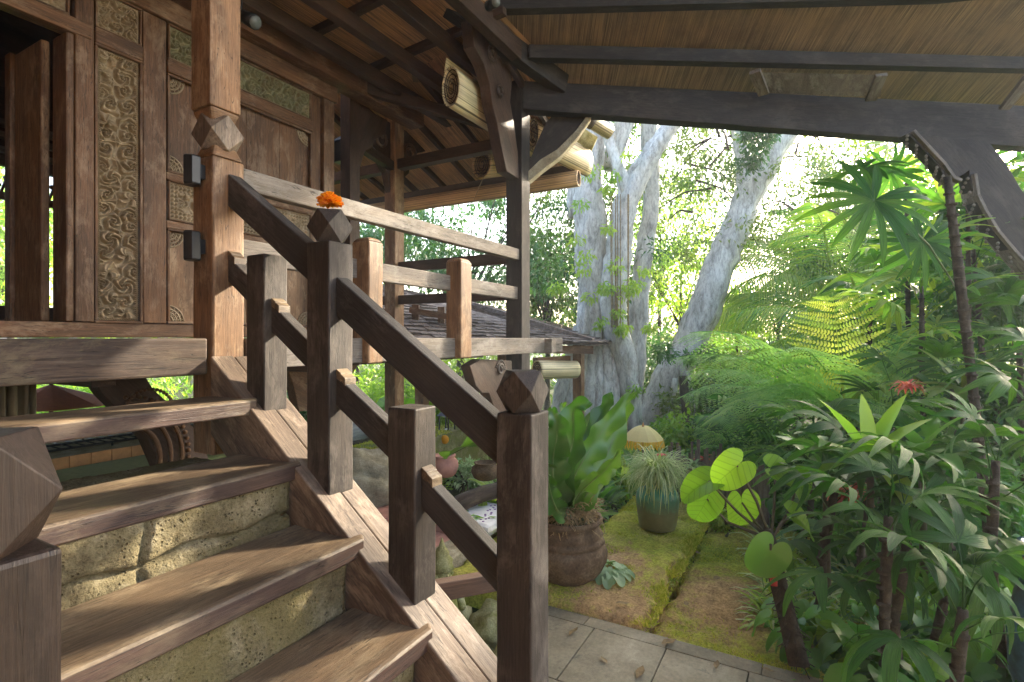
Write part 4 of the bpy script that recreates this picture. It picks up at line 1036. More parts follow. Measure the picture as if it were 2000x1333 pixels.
# carved statue by the stairs
q = Vector((2.50, 1.86, GZ - .2)); t = thing('stone_statue', 'small mossy carved guardian statue with a pointed crown below the stair rail', 'statue', q)
MB().box(q.x - .13, q.x + .13, q.y - .13, q.y + .13, GZ - .2, GZ - .06).obj('pedestal', M['stonemoss'], t, .02)
m = MB(); c = Vector((q.x, q.y, GZ - .06))
m.lathe([(.10, 0), (.115, .04), (.10, .10), (.085, .16), (.095, .2), (.06, .235), (.04, .25)], c, 16, wob=.06)
m.ball(c + Vector((0, 0, .29)), .062, 12, 8, (1, .95, 1.05))
m.lathe([(.072, .32), (.06, .35), (.064, .37), (.04, .40), (.044, .415), (.02, .45), (.003, .50)], c, 14)
for s_ in (-1, 1):
    m.tube([c + Vector((s_ * .09, 0, .2)), c + Vector((s_ * .13, -.03, .12)), c + Vector((s_ * .05, -.11, .10))], [.035, .03, .022], 8)
    m.tube([c + Vector((s_ * .05, -.04, .03)), c + Vector((s_ * .12, -.09, .03)), c + Vector((s_ * .02, -.12, .025))], [.05, .045, .03], 8)
    m.ball(c + Vector((s_ * .022, -.055, .30)), .011, 6, 4); m.ball(c + Vector((s_ * .065, 0, .29)), .02, 6, 4)
m.ball(c + Vector((0, -.062, .285)), .012, 6, 4)
m.obj('figure', M['stonemoss'], t)
for (px, py, s_) in ((965, 1200, .17), (905, 1245, .14), (990, 1290, .16)):
    q = onZ(px, py, GZ - .0); rock('mossy_rock', 'mossy yellow green rock below the stair rail, %s' % ('the one beneath the tie bar' if py == 1200 else 'low beside the stringer' if py == 1245 else 'hidden partly by the tall front post'), 'rock', (q.x, q.y, GZ - .12), s_, 'stonemoss', int(px), (1, 1, .9))
# grey timber deck with lantern in the garden
dk = thing('garden_deck', 'pale grey timber garden deck seen far off between the stair posts', 'deck', (8.4, 6.5, GZ))
m = MB(); q = onZ(800, 872, GZ + .32)
for i in range(24): m.box(4.9, 9.4, 5.0 + i * .15, 5.145 + i * .15, GZ + .26, GZ + .30)
m.obj('boards', M['grey'], dk); MB().box(4.95, 9.35, 5.0, 8.58, GZ - .2, GZ + .255).obj('base', M['roof'], dk)
def garden_lantern(c, label):
    c = Vector(c); t = thing('garden_lantern', label, 'lantern', c, 'lanterns on the garden deck')
    m = MB()
    for sx in (-1, 1):
        for sy in (-1, 1): m.box(c.x + sx * .07 - .007, c.x + sx * .07 + .007, c.y + sy * .07 - .007, c.y + sy * .07 + .007, c.z + .02, c.z + .3)
    m.box(c.x - .085, c.x + .085, c.y - .085, c.y + .085, c.z, c.z + .02); m.obj('frame', M['black'], t)
    m = MB(); m.hexa([c + Vector((sx * .1, sy * .1, .3)) for sx, sy in ((-1, -1), (1, -1), (1, 1), (-1, 1))] + [c + Vector((sx * .025, sy * .025, .38)) for sx, sy in ((-1, -1), (1, -1), (1, 1), (-1, 1))])
    m.tube([c + Vector((math.cos(a) * .03, 0, .40 + math.sin(a) * .03)) for a in np.linspace(0, 6.28, 10)], .005, 4); m.obj('roof', M['black'], t)
    MB().lathe([(.03, .021), (.03, .13)], c, 10).obj('candle', M['white_cloth'], t)
q = onZ(873, 858, GZ + .30); garden_lantern((q.x, q.y, GZ + .302), 'dark metal lantern on the garden deck')
q = onZ(870, 862, GZ + .3); t = MB(); t.ball((q.x - .18, q.y - .12, GZ + .36), .055, 10, 8); tag(t.obj('orange_fruit', M['petal']), 'small yellow orange ball beside the garden lantern', 'fruit')
# clay pots by the mossy wall
def pot(name, c, r, h, mat, label, cat='pot', n=28, group=None):
    c = Vector(c)
    return tag(MB().lathe([(r * .6, 0), (r * .82, h * .12), (r, h * .45), (r * .96, h * .7), (r * .7, h * .88), (r * .78, h * .95), (r * .8, h), (r * .68, h), (r * .6, h * .85), (0.01, h * .83)], c, n).obj(name, M[mat]), label, cat, group)
q = onZ(868, 930, GZ + .42); pot('clay_pot', (q.x, q.y, GZ + .42), .12, .18, 'brick', 'small pink clay pot standing on the moss topped wall')
q = onZ(948, 936, GZ + .42); pot('clay_pot', (q.x, q.y, GZ + .42), .12, .14, 'pot', 'small brown clay pot nearest the tall front post')
# blue jar at the right edge
q = at(2052, 1150, 2.35); jb = thing('blue_jar', 'blue and white glazed jar half hidden by palms at the right edge', 'jar', (q.x, q.y, GZ - .1))
c = Vector((q.x, q.y, GZ - .1)); h = q.z + .06 - c.z
MB().lathe([(.08, 0), (.10, .05), (.14, h * .3), (.145, h * .6), (.12, h * .85), (.085, h), (.10, h + .05), (.11, h + .13), (.085, h + .13), (.08, h), (0.01, h * .9)], c, 30).obj('body', M['blueglaze'], jb)
MB().lathe([(.112, 0), (.116, .01), (.112, .02)], c + UP * (h + .05), 30).obj('rim_band', M['redleaf'], jb)
# pots on the mossy terrace
bpot = thing('fern_pot', 'bulbous brown clay pot with fluted belly behind the tall front post', 'pot', onZ(1110, 1142, GZ + .05))
c = onZ(1108, 1128, GZ + .045)
prof = [(.12, 0), (.15, .01), (.21, .06), (.245, .13), (.25, .19), (.235, .235), (.222, .24), (.235, .25), (.225, .275), (.212, .28), (.225, .30), (.20, .33), (.19, .345), (.215, .375), (.222, .40), (.20, .405), (.18, .36), (.01, .35)]
MB().lathe(prof, c, 72, flute=.035).obj('body', M['pot'], bpot)
MB().lathe([(.0, 0.0), (.10, .0), (.17, .02), (.175, .03), (.0, .06)], c + UP * .35, 20).obj('soil', M['soil'], bpot)
m = MB(); rn = random.Random(9)
for i in range(420):
    a = rn.uniform(0, 6.28); r0 = rn.uniform(.03, .16); p0 = c + Vector((math.cos(a) * r0, math.sin(a) * r0, .38 + rn.uniform(0, .12)))
    pts = [p0]; dr = Vector((math.cos(a), math.sin(a), rn.uniform(-.2, .9))).normalized()
    for k in range(4):
        dr = (dr + Vector((rn.uniform(-.6, .6), rn.uniform(-.6, .6), rn.uniform(-.7, .3)))).normalized(); pts.append(pts[-1] + dr * rn.uniform(.02, .045))
    m.tube(pts, .0028, 3, False, smooth=False)
m.obj('dry_roots', M['root'], bpot)
potc = c
vs_ = thing('green_jar', 'round shouldered green glazed jar standing on the mossy terrace', 'jar', onZ(1284, 1040, GZ + .045))
c = onZ(1284, 1030, GZ + .045); jr = .172
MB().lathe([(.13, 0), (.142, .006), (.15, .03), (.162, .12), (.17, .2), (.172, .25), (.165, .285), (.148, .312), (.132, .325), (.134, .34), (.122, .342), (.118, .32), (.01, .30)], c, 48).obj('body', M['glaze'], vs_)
jarc = c
# small ceremonial parasol with a yellow fringe
cp = onZ(1255, 905, GZ); pz = at(1256, 868, 5.3)
pa = thing('ceremonial_parasol', 'small cream parasol with a yellow fringe standing behind the green jar', 'parasol', (pz.x, pz.y, GZ))
M['cream_cloth'] = leafmat('cream_cloth', (.62, .48, .18), (.74, .6, .26), (.8, .7, .4), .3, .8, .1, 1.0); M['yellow_fringe'] = leafmat('yellow_fringe', (.75, .4, .03), (.85, .52, .05), (.9, .62, .1), .3, .8, .1, 1.0)
m = MB(); n = 24; V = [pz + UP * .17]; G = []
for i in range(1, 7):
    a = i / 6 * 1.25
    for k in range(n):
        th = 2 * math.pi * k / n; q = .2 * math.sin(a) * (1 - (.03 if k % 2 else 0)); V.append(pz + Vector((math.cos(th) * .2 * (i / 6) ** .8 * (1 - (.04 if k % 2 else 0)), math.sin(th) * .2 * (i / 6) ** .8 * (1 - (.04 if k % 2 else 0)), .19 - .135 * (i / 6) ** 1.5)))
m.add(V, [(0, 1 + k, 1 + (k + 1) % n) for k in range(n)] + [(1 + (i - 1) * n + k, 1 + i * n + k, 1 + i * n + (k + 1) % n, 1 + (i - 1) * n + (k + 1) % n) for i in range(1, 6) for k in range(n)], None)
m.obj('canopy', M['cream_cloth'], pa)
m = MB()
for k in range(120):
    th = 2 * math.pi * k / 120; q = .19 + .004 * (k % 3); p0 = pz + Vector((math.cos(th) * q, math.sin(th) * q, .055)); m.beam(p0, p0 + Vector((math.cos(th) * .012, math.sin(th) * .012, -.055 - .01 * (k % 4))), .008, .003)
m.obj('fringe', M['yellow_fringe'], pa)
MB().tube([pz + UP * .17, pz + UP * .22], [.012, .004], 8).obj('finial', M['orange_tile'], pa)
MB().tube([Vector((pz.x, pz.y, GZ)), pz + UP * .17], .009, 8).obj('pole', M['teak'], pa)
# bamboo picket fence
fe = thing('bamboo_fence', 'low grey fence of split bamboo pickets behind the large heart shaped leaves', 'fence', onZ(1390, 1030, GZ))
a_ = onZ(1308, 985, GZ - .05); b_ = onZ(1500, 1040, GZ - .05); m = MB(); rn = random.Random(12); n = 44
for i in range(n):
    q = a_.lerp(b_, i / (n - 1)); h = .55 + rn.uniform(-.08, .14); m.beam(q - UP * .15, q + UP * h, .024 + rn.uniform(-.004, .006), .012, up=(a_ - b_).cross(UP))
m.obj('pickets', M['grey'], fe)
m = MB()
for z in (.14, .38): m.beam(a_ + UP * z + F * .015, b_ + UP * z + F * .015, .02, .02)
for i in range(60):
    q = a_.lerp(b_, i / 59) + UP * (.14 if i % 2 else .38); m.beam(q - UP * .02 - F * .01, q + UP * .02 - F * .01, .006, .006)
m.obj('lashed_rails', M['grey'], fe)
# lower pavilion with shingled roof
pv_ = thing('garden_pavilion', 'lower pavilion with a weathered shingle roof just beyond the veranda', 'pavilion', (7.6, 4.5, GZ))
E0 = at(1166, 672, 6.6); R0 = at(880, 587, 8.3); R1 = at(700, 545, 8.0); E1 = at(790, 664, 5.75)
def shingles(E0, E1, R0, R1, rows, seed, name='shingles'):
    rn = random.Random(seed); m = MB(); nrm = (E1 - E0).cross(R0 - E0).normalized()
    if nrm.z < 0: nrm = -nrm
    m.add([E0 - nrm * .02, E1 - nrm * .02, R1 - nrm * .02, R0 - nrm * .02], [(0, 1, 2, 3)])
    for j in range(rows):
        v0 = j / rows; v1 = min(1, (j + 1.35) / rows); a0 = E0.lerp(R0, v0); a1 = E1.lerp(R1, v0); b0 = E0.lerp(R0, v1); b1 = E1.lerp(R1, v1)
        n = max(4, int((a1 - a0).length / .11))
        for i in range(n):
            u0 = (i + rn.uniform(-.1, .1)) / n; u1 = (i + .93) / n; dz = rn.uniform(-.008, .012); sh = nrm * (.028 + dz); t_ = nrm * .012
            p = [a0.lerp(a1, u0) + sh, a0.lerp(a1, u1) + sh, b0.lerp(b1, u1) + nrm * .004, b0.lerp(b1, u0) + nrm * .004]
            m.hexa([q - t_ for q in p] + p)
    return m.obj(name, M['shingle'], pv_)
M['shingle'] = stonemat('weathered_shingle', (.07, .055, .045), (.17, .14, .12), (.3, .26, .23), 12, .5)
shingles(E0, E1, R0, R1, 18, 3)
E2 = at(1166, 673, 6.6) + Vector((3.5, .8, 0)); shingles(E2, E0, R0 + Vector((1.5, .3, 0)), R0, 14, 5)
MB().beam(E0 + Vector((.1, .1, -.08)), E1 + Vector((.1, .1, -.08)), .06, .1).obj('fascia', M['teak'], pv_)
MB().beam(E0.lerp(R0, .02) + UP * .03, R0 + UP * .05, .07, .05).obj('hip_cap', M['shingle'], pv_)
for u in (.06, .5, .93):
    q = E0.lerp(E1, u) + Vector((.35, .25, 0)); MB().box(q.x - .06, q.x + .06, q.y - .06, q.y + .06, GZ - .1, q.z - .02, grain='z').obj('pavilion_post', M['teak'], pv_, .005)
q0 = at(812, 655, 6.2); 
for (x0, x1, y0, y1) in ((812, 822, 596, 656), (862, 878, 600, 656)):
    a_ = at(x0, y1, 6.5); b_ = at(x0, y0, 6.5); MB().beam(a_, b_, .08, .08, up=F).obj('gable_post', M['teak'], pv_)
MB().beam(at(800, 606, 6.4), at(890, 622, 6.4), .05, .07).obj('gable_beam', M['teak'], pv_)
MB().beam(at(800, 640, 6.4), at(890, 640, 6.4), .05, .05).obj('gable_beam', M['roof'], pv_)
blind('rolled_blind', at(1048, 723, 6.3), at(1124, 722, 6.75), .08, .1, 'bamboo', 'rolled bamboo blind under the shingle roof of the lower pavilion', (.1, .55, .9), 0)
MB().beam(at(1045, 704, 6.35), at(1110, 700, 6.7), .08, .06).obj('blind_beam', M['teak'], pv_)

# ================================================================ PLANTS
def leafpts(L, up, droop, n=7, side=0):
    """centre line leaving the origin along +X, rising by up and bending down by droop"""
    return [Vector((L * (i / (n - 1)) * (1 - .12 * droop * (i / (n - 1)) ** 2), side * (i / (n - 1)) ** 2 * L, L * (up * (i / (n - 1)) - droop * (i / (n - 1)) ** 2.2))) for i in range(n)]
def fan_mesh(seed, mat, nl=10, pet=.9, droop=.35, wd=.075, spread=1.9, name='fan_leaf'):
    rn = random.Random(seed); m = MB(); hub = Vector((pet, 0, pet * .35))
    if pet > .05: m.tube([(0, 0, 0), (pet * .5, 0, pet * .24), hub], [.012, .009, .008], 5)
    for i in range(nl):
        a = -spread + 2 * spread * i / (nl - 1) + rn.uniform(-.07, .07); L = (1 - .25 * abs(a) / spread) * rn.uniform(.88, 1.06); dp = droop * rn.uniform(.7, 1.35); n = 8
        pts = []
        for k in range(n):
            t = k / (n - 1); r = L * t * (1 - .22 * dp * t * t)
            pts.append(hub + Vector((math.cos(a) * r, math.sin(a) * r, L * (.22 * t - dp * t ** 2.1))))
        w = wd * rn.uniform(.8, 1.15); wid = [w * q for q in (.22, .62, .9, 1.0, .98, .85, .6, .16)]
        m.blade(pts, wid, (0, 0, 1), .22, rn.random())
    me, c = m.mesh(name, M[mat], False); return me
def pinnate_mesh(seed, mat, npair=40, L=1.0, ll=.26, wd=.011, up=.35, droop=.45, hang=.5, name='palm_frond', stemr=.012):
    rn = random.Random(seed); m = MB(); R_ = leafpts(L, up, droop, 16, rn.uniform(-.05, .05)); m.tube(R_, [stemr * (1 - .85 * i / 15) for i in range(16)], 5)
    for i in range(npair):
        t = .12 + .88 * i / npair; f = t * 15; k = min(14, int(f)); p = R_[k].lerp(R_[k + 1], f - k); tg_ = (R_[k + 1] - R_[k]).normalized(); le = ll * (math.sin(math.pi * min(1, (t * .93 + .08))) ** .6) * rn.uniform(.9, 1.08) + .02
        for s_ in (-1, 1):
            d = (tg_ * .55 + Vector((0, s_, 0))).normalized(); pts = [p + d * (le * q) + Vector((0, 0, -hang * le * q * q)) for q in (0, .33, .66, 1)]
            m.blade(pts, [wd * .5, wd, wd * .8, wd * .1], (0, 0, 1), .15, rn.random())
    me, c = m.mesh(name, M[mat], False); return me
def fern_mesh(seed, mat, npair=24, pin=.30, up=.5, droop=.62, name='fern_frond'):
    rn = random.Random(seed); R_ = leafpts(1, up, droop, 18, rn.uniform(-.06, .06)); m = MB()
    m.tube(R_, [.009 * (1 - .85 * i / 17) for i in range(18)], 5)
    for i in range(npair):
        t = .14 + .85 * i / npair; f = t * 17; k = min(16, int(f)); p = R_[k].lerp(R_[k + 1], f - k); tg_ = (R_[k + 1] - R_[k]).normalized()
        le = pin * (math.sin(math.pi * min(1, t * .86 + .1)) ** .75) * rn.uniform(.93, 1.05) + .012
        for s_ in (-1, 1):
            d = (tg_ * (.32 + rn.uniform(-.09, .09)) + Vector((0, s_, rn.uniform(-.16, .05)))).normalized(); nn = tg_.cross(d).normalized(); nn = nn if nn.z > 0 else -nn; q_ = 15; rr = rn.random()
            dr_ = rn.uniform(.15, .5)
            for j in range(q_):
                u = j / q_; c = p + d * (le * u) + nn * (-dr_ * le * u * u) + Vector((0, 0, -.12 * le * u)); w = .026 * (1 - u) ** .55 * rn.uniform(.8, 1.1) * (.55 + .45 * min(1, u * 6)) ; ax_ = d; sd_ = d.cross(nn).normalized(); st_ = le / q_ * .78
                for s2 in (-1, 1):
                    tip = c + sd_ * (s2 * w) + ax_ * (st_ * .9) - nn * .004
                    m.add([c, c + ax_ * st_, tip + ax_ * st_ * .25, tip - ax_ * st_ * .35], [(0, 1, 2, 3)], None, False, rr)
    me, c = m.mesh(name, M[mat], False); return me
def orient(loc, az, pitch=0, roll=0, s=1.0):
    return Matrix.Translation(Vector(loc)) @ Matrix.Rotation(az, 4, 'Z') @ Matrix.Rotation(-pitch, 4, 'Y') @ Matrix.Rotation(roll, 4, 'X') @ Matrix.Scale(s, 4)
AZR = YAW - math.pi / 2     # azimuth of the direction to the right of the picture
AZF = YAW                    # azimuth of the view
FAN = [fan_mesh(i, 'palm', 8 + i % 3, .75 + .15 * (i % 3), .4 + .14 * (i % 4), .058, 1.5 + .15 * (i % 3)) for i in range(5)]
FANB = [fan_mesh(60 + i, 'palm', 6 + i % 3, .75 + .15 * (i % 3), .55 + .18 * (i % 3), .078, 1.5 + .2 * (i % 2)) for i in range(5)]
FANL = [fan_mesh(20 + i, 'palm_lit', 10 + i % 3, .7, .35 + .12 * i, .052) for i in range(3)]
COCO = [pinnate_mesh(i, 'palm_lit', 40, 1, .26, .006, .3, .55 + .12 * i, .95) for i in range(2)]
ARECA = [pinnate_mesh(10 + i, 'broad', 22, 1, .28, .02, .45, .55, .35) for i in range(2)]
FERN = [fern_mesh(i, 'fern', 24, .32, .45, .5 + .12 * i) for i in range(3)]
FERNY = [fern_mesh(9, 'fern_yellow', 17, .40, .1, .12)]
for L_ in (FAN, FANL, COCO, ARECA, FERN, FERNY):
    for q in L_: q.use_fake_user = False
def palm(base, top, nl, s, label, seed, meshes=FAN, rr=.022, group='lady palms along the path', name='lady_palm', span=.55, az0=None, cat='palm', pitch=(.9, -.35), leafs=None):
    base = Vector(base); top = Vector(top); t = thing(name, label, cat, base, group); rn = random.Random(seed)
    mid = base.lerp(top, .5) + Vector((rn.uniform(-.04, .04), rn.uniform(-.04, .04), 0)); pts = [base, base.lerp(mid, .5), mid, mid.lerp(top, .5), top]
    m = MB(); m.tube(pts, [rr * 1.15, rr * 1.05, rr, rr * 1.1, rr * .8], 9, rough=.12, seed=seed)
    H = (top - base).length
    for k in range(int(H / .07)):
        u = k / (H / .07); p = base.lerp(top, u); q = (mid - base.lerp(top, .5)) * (4 * u * (1 - u)); m.tube([p + q, p + q + Vector((0, 0, .014))], rr * 1.22 + rn.uniform(0, .004), 8, rough=.1, seed=k)
    m.obj('stem', M['bark'], t)
    for i in range(nl):
        u = i / max(1, nl - 1); p = top - (top - base) * (span * (1 - u)) ; az = (az0 if az0 is not None else 0) + i * 2.4 + rn.uniform(-.4, .4)
        q = (mid - base.lerp(top, .5)) * (4 * (1 - span * (1 - u)) * (span * (1 - u)))
        pi_ = pitch[1] + (pitch[0] - pitch[1]) * u + rn.uniform(-.15, .15)
        inst('leaf', rn.choice(meshes), orient(p + q, az, pi_, rn.uniform(-.35, .35), s * rn.uniform(.8, 1.15)), t)
    return t
# --- lady palms on the right: nearest ones first
palm(at(1745, 1420, 2.35), at(1735, 1010, 2.30), 10, .28, 'near lady palm with dark drooping fingers and brown stem at lower right', 1, FANB, span=.35)
palm(at(1760, 1380, 2.45), at(1772, 1060, 2.45), 9, .29, 'second near lady palm stem standing close behind the first', 2, FANB, span=.3)
palm(at(1860, 1400, 2.15), at(1880, 1190, 2.1), 9, .28, 'low lady palm with a few broad fingers in the lower right corner', 3, FANB, span=.4)
palm(at(1818, 1290, 2.8), at(1850, 980, 2.7), 11, .28, 'lady palm with dark glossy fingers right of the near stems', 4, FANB, span=.45)
palm(at(1600, 1210, 3.0), at(1630, 960, 2.9), 11, .28, 'lady palm leaning its fingers over the mossy path', 5, FANB, span=.4)
palm(at(1685, 1240, 3.3), at(1700, 900, 3.2), 8, .36, 'lady palm behind the bright strap leaved plant', 6, FANB, span=.5)
palm(at(1560, 1090, 4.2), at(1590, 900, 4.1), 7, .40, 'lady palm thicket end nearest the bamboo fence', 7, FANB, span=.55)
palm(at(1960, 1300, 2.5), at(1945, 900, 2.55), 12, .28, 'lady palm rising beside the blue jar', 8, FANB, span=.6)
palm(at(2060, 1300, 2.7), at(2040, 760, 2.8), 9, .36, 'lady palm cut off by the right edge of the picture, mid height', 9, FANB, span=.7)
palm(at(1940, 1120, 3.4), at(1850, 345, 3.5), 0, .30, 'tall thin dark palm stem crossing the garden before the carved bracket', 10, rr=.026, span=.07, az0=2.6, group='tall fan palms on the right', name='fan_palm')
palm(at(1955, 1080, 5.4), at(1900, 480, 5.4), 9, .55, 'tall fan palm just right of the thin dark stem', 11, rr=.022, span=.5, group='tall fan palms on the right', name='fan_palm')
palm(at(2010, 1060, 4.4), at(1990, 640, 4.4), 12, .46, 'tall fan palm full of leaves below the carved bracket', 12, rr=.022, span=.6, group='tall fan palms on the right', name='fan_palm')
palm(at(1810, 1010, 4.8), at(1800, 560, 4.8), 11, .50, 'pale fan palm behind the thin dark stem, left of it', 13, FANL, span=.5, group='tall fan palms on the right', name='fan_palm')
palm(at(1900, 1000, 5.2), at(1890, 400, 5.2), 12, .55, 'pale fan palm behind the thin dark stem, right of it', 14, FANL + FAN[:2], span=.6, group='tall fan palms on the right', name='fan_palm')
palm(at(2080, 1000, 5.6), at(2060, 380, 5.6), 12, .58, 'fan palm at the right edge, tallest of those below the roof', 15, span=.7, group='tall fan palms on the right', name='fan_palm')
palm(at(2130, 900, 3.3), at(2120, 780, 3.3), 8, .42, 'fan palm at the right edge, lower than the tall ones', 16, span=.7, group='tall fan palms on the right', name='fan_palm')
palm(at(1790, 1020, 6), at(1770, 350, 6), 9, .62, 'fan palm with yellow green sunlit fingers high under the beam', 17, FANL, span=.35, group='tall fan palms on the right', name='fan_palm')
palm(at(1870, 980, 4.4), at(1860, 760, 4.4), 10, .42, 'bushy fan palm in the middle of the dark thicket', 18, span=.7)
palm(at(1960, 960, 4.9), at(1950, 700, 4.9), 10, .48, 'bushy fan palm at the back of the dark thicket', 19, span=.7)
palm(at(1740, 980, 4.6), at(1745, 800, 4.6), 9, .42, 'bushy lady palm behind the red leaves', 21, span=.6)
for i, (px, py, d, lab) in enumerate(((1700, 600, 7.0, 'fan palm rising between the yellow fern and the thin dark stem'), (1830, 640, 6.4, 'fan palm spreading just right of the thin dark stem, far back'), (1930, 560, 7.2, 'fan palm far back below the carved bracket'), (2040, 620, 6.6, 'fan palm far back at the right edge'), (1760, 470, 8.0, 'fan palm tall and far back under the beam'))):
    palm(at(px, 930, d), at(px, py, d), 13, .62, lab, 40 + i, FAN + FANL, span=.75, group='fan palms at the back of the thicket', name='fan_palm', rr=.03)
# the big fan hanging in the opening below the beam
t = thing('fan_palm', 'broad dark fan leaf palm hanging in the opening below the beam', 'palm', at(1790, 640, 3.6), 'tall fan palms on the right')
MB().tube([at(1866, 560, 3.52), at(1815, 480, 3.45), at(1760, 425, 3.4), at(1708, 392, 3.35)], [.006, .005, .0045, .004], 6).obj('stem', M['petiole'], t)
BIGFAN = fan_mesh(77, 'palm', 17, .02, .34, .052, 2.7)
def look(loc, xdir, nrm, s):
    x = Vector(xdir).normalized(); z = Vector(nrm); z = (z - x * z.dot(x)).normalized(); y = z.cross(x)
    mt = Matrix(((x.x, y.x, z.x, 0), (x.y, y.y, z.y, 0), (x.z, y.z, z.z, 0), (0, 0, 0, 1)))
    return Matrix.Translation(Vector(loc)) @ mt @ Matrix.Scale(s, 4)
inst('leaf', BIGFAN, look(at(1708, 392, 3.35), -R * .55 - UP * .5 - F * .15, -F * .75 + UP * .55, .50), t)
inst('leaf', BIGFAN, look(at(1740, 335, 4.9), R * .2 - UP * .8, -F * .5 + UP * .6 - R * .2, .42), t)
inst('leaf', BIGFAN, look(at(1690, 330, 4.2), -R * .8 - UP * .3, -F * .3 + UP * .8, .46), t)
inst('leaf', BIGFAN, look(at(1800, 470, 4.2), -R * .2 - UP * .8, -F * .6 + UP * .5, .42), t)
# --- tree ferns
def rosette(name, label, cat, c, meshes, spec, seed, trunk=None, group=None, part='frond'):
    t = thing(name, label, cat, Vector(c) if trunk is None else trunk, group); rn = random.Random(seed)
    if trunk is not None: MB().tube([trunk, Vector(trunk).lerp(Vector(c), .5) + Vector((.03, .02, 0)), Vector(c)], [.09, .07, .06], 9, rough=.2, seed=seed).obj('trunk', M['bark'], t)
    for (az, pit, s) in spec: inst(part, rn.choice(meshes), orient(c, az, pit, rn.uniform(-.2, .2), s), t)
    return t
L_, R__ = AZR + math.pi, AZR
c = at(1665, 835, 5.2)
rosette('tree_fern', 'large pale green tree fern with long fronds arching to the left', 'tree fern', c, FERN,
        [(L_ + .1, .55, 2.05), (L_ - .2, .42, 1.95), (L_ + .35, .38, 1.85), (L_ - .5, .2, 1.6), (L_ + .6, .6, 1.6), (L_ + 1.2, .4, 1.2), (L_ - 1.0, .4, 1.2), (R__ + .2, .3, 1.2), (R__ - .7, .2, 1.1), (L_ + .05, -.2, 1.3)], 3, onZ(1670, 1000, GZ - .3) if False else Vector((c.x + .1, c.y, GZ - .3)))
c = at(1560, 800, 6.6)
rosette('tree_fern', 'smaller tree fern farther back with fronds spreading over the shrubs', 'tree fern', c, FERN,
        [(L_ + k * .7, .15 + .12 * (k % 3), 1.6) for k in range(9)], 4, Vector((c.x, c.y, GZ - .3)))
c = at(1645, 755, 4.9)
t = thing('tree_fern', 'yellowing upright tree fern frond glowing against the light', 'tree fern', Vector((c.x, c.y, GZ)))
MB().tube([Vector((c.x, c.y, GZ - .2)), at(1650, 900, 4.9), c], [.02, .016, .012], 6).obj('stalk', M['petiole'], t)
inst('frond', FERNY[0], look(at(1650, 800, 4.9), -R * .14 + UP * 1 - F * .05, -F * .8 - R * .45 + UP * .1, 1.1), t)
inst('frond', FERN[1], look(at(1700, 790, 5.3), R * .62 + UP * .7, -F * .6 + UP * .5, 1.1), t)
inst('frond', FERN[0], look(at(1640, 810, 5.0), R * .75 + UP * .45, UP * .8 - F * .5, 1.3), t)
c = at(1470, 930, 6.0)
rosette('fern', 'low green fern clump in front of the dark shrubs', 'fern', c, FERN, [(k * .7, .7, .85) for k in range(9)], 6)
# areca-like fronds (dark pinnate) and coconut palms behind
c = at(1560, 905, 5.4)
rosette('areca_palm', 'feathery dark green palm fronds arching left of the lady palms', 'palm', c, ARECA, [(L_ + .2, .75, 1.25), (L_ - .3, .5, 1.15), (L_ + .7, .5, 1.2), (L_ - .8, .8, 1.0), (R__, .6, 1.0), (L_ + 1.3, .6, 1.0)], 8)
for (px, py, d, lab, sd_, s) in ((1625, 585, 9.5, 'coconut palm with grey green fronds fanning out beyond the ferns', 1, 2.4), (1690, 690, 8.0, 'coconut palm with lower fronds drooping behind the yellow fern', 2, 2.2), (1760, 520, 10, 'coconut palm farthest right, mostly hidden by fan palms', 5, 2.6)):
    c = at(px, py, d); spec = [(L_ + .1 + k * .78, .55 + .3 * math.sin(k * 2.1), s * (1 + .1 * math.sin(k))) for k in range(8)] + [(L_ - .2, .1, s), (L_ + .35, .3, s)]
    rosette('coconut_palm', lab, 'palm', c, COCO, spec, sd_, Vector((c.x + .6, c.y - .2, GZ - .3)), 'coconut palms behind the garden')
# --- bright strap leaved plant in the centre of the thicket
def strap_plant(c, spec, mat, label, name, cat, wd=.055, stem=None, seed=1, group=None):
    rn = random.Random(seed); c = Vector(c); t = thing(name, label, cat, stem or c, group)
    if stem is not None: MB().tube([Vector(stem), Vector(stem).lerp(c, .5), c], [.02, .017, .015], 8, rough=.1).obj('stem', M['stem'], t)
    for (az, pit, L, dr, w) in spec:
        m = MB(); n = 9; pts = []
        for k in range(n):
            u = k / (n - 1); ang = pit - dr * u; 
            pts.append((pts[-1] if pts else c) + (Vector((math.cos(az) * math.cos(ang), math.sin(az) * math.cos(ang), math.sin(ang))) * (L / (n - 1)) if k else Vector((0, 0, 0))))
        nrm = UP if pit < 1.0 else Vector((-math.cos(az), -math.sin(az), .4)); m.blade(pts, [1.35 * w * q for q in (.25, .55, .85, 1, 1, .92, .75, .45, .05)], nrm, .3, rn.random(), .05)
        m.obj('leaf', M[mat], t)
    return t
c = at(1700, 905, 2.75)
strap_plant(c, [(AZR + 3.0, .75, .34, 1.1, .05), (AZR + 2.5, 1.15, .40, .4, .035), (AZF, 1.45, .36, .15, .03), (AZR + .2, 1.2, .42, .35, .032), (AZR, .9, .40, .5, .034), (AZR + 3.4, 1.0, .42, .3, .03), (AZR + .6, 1.0, .36, .5, .033), (AZF + 3.0, 1.1, .30, .9, .04), (AZR + 3.2, .3, .30, .9, .045), (AZR - .3, .45, .33, 1.0, .045), (AZF + 3.3, .1, .30, 1.4, .05)],
            'leaf_lime', 'bright green plant with upright strap leaves above the lady palms', 'strap_leaf_plant', 'plant', stem=at(1700, 1150, 2.8))
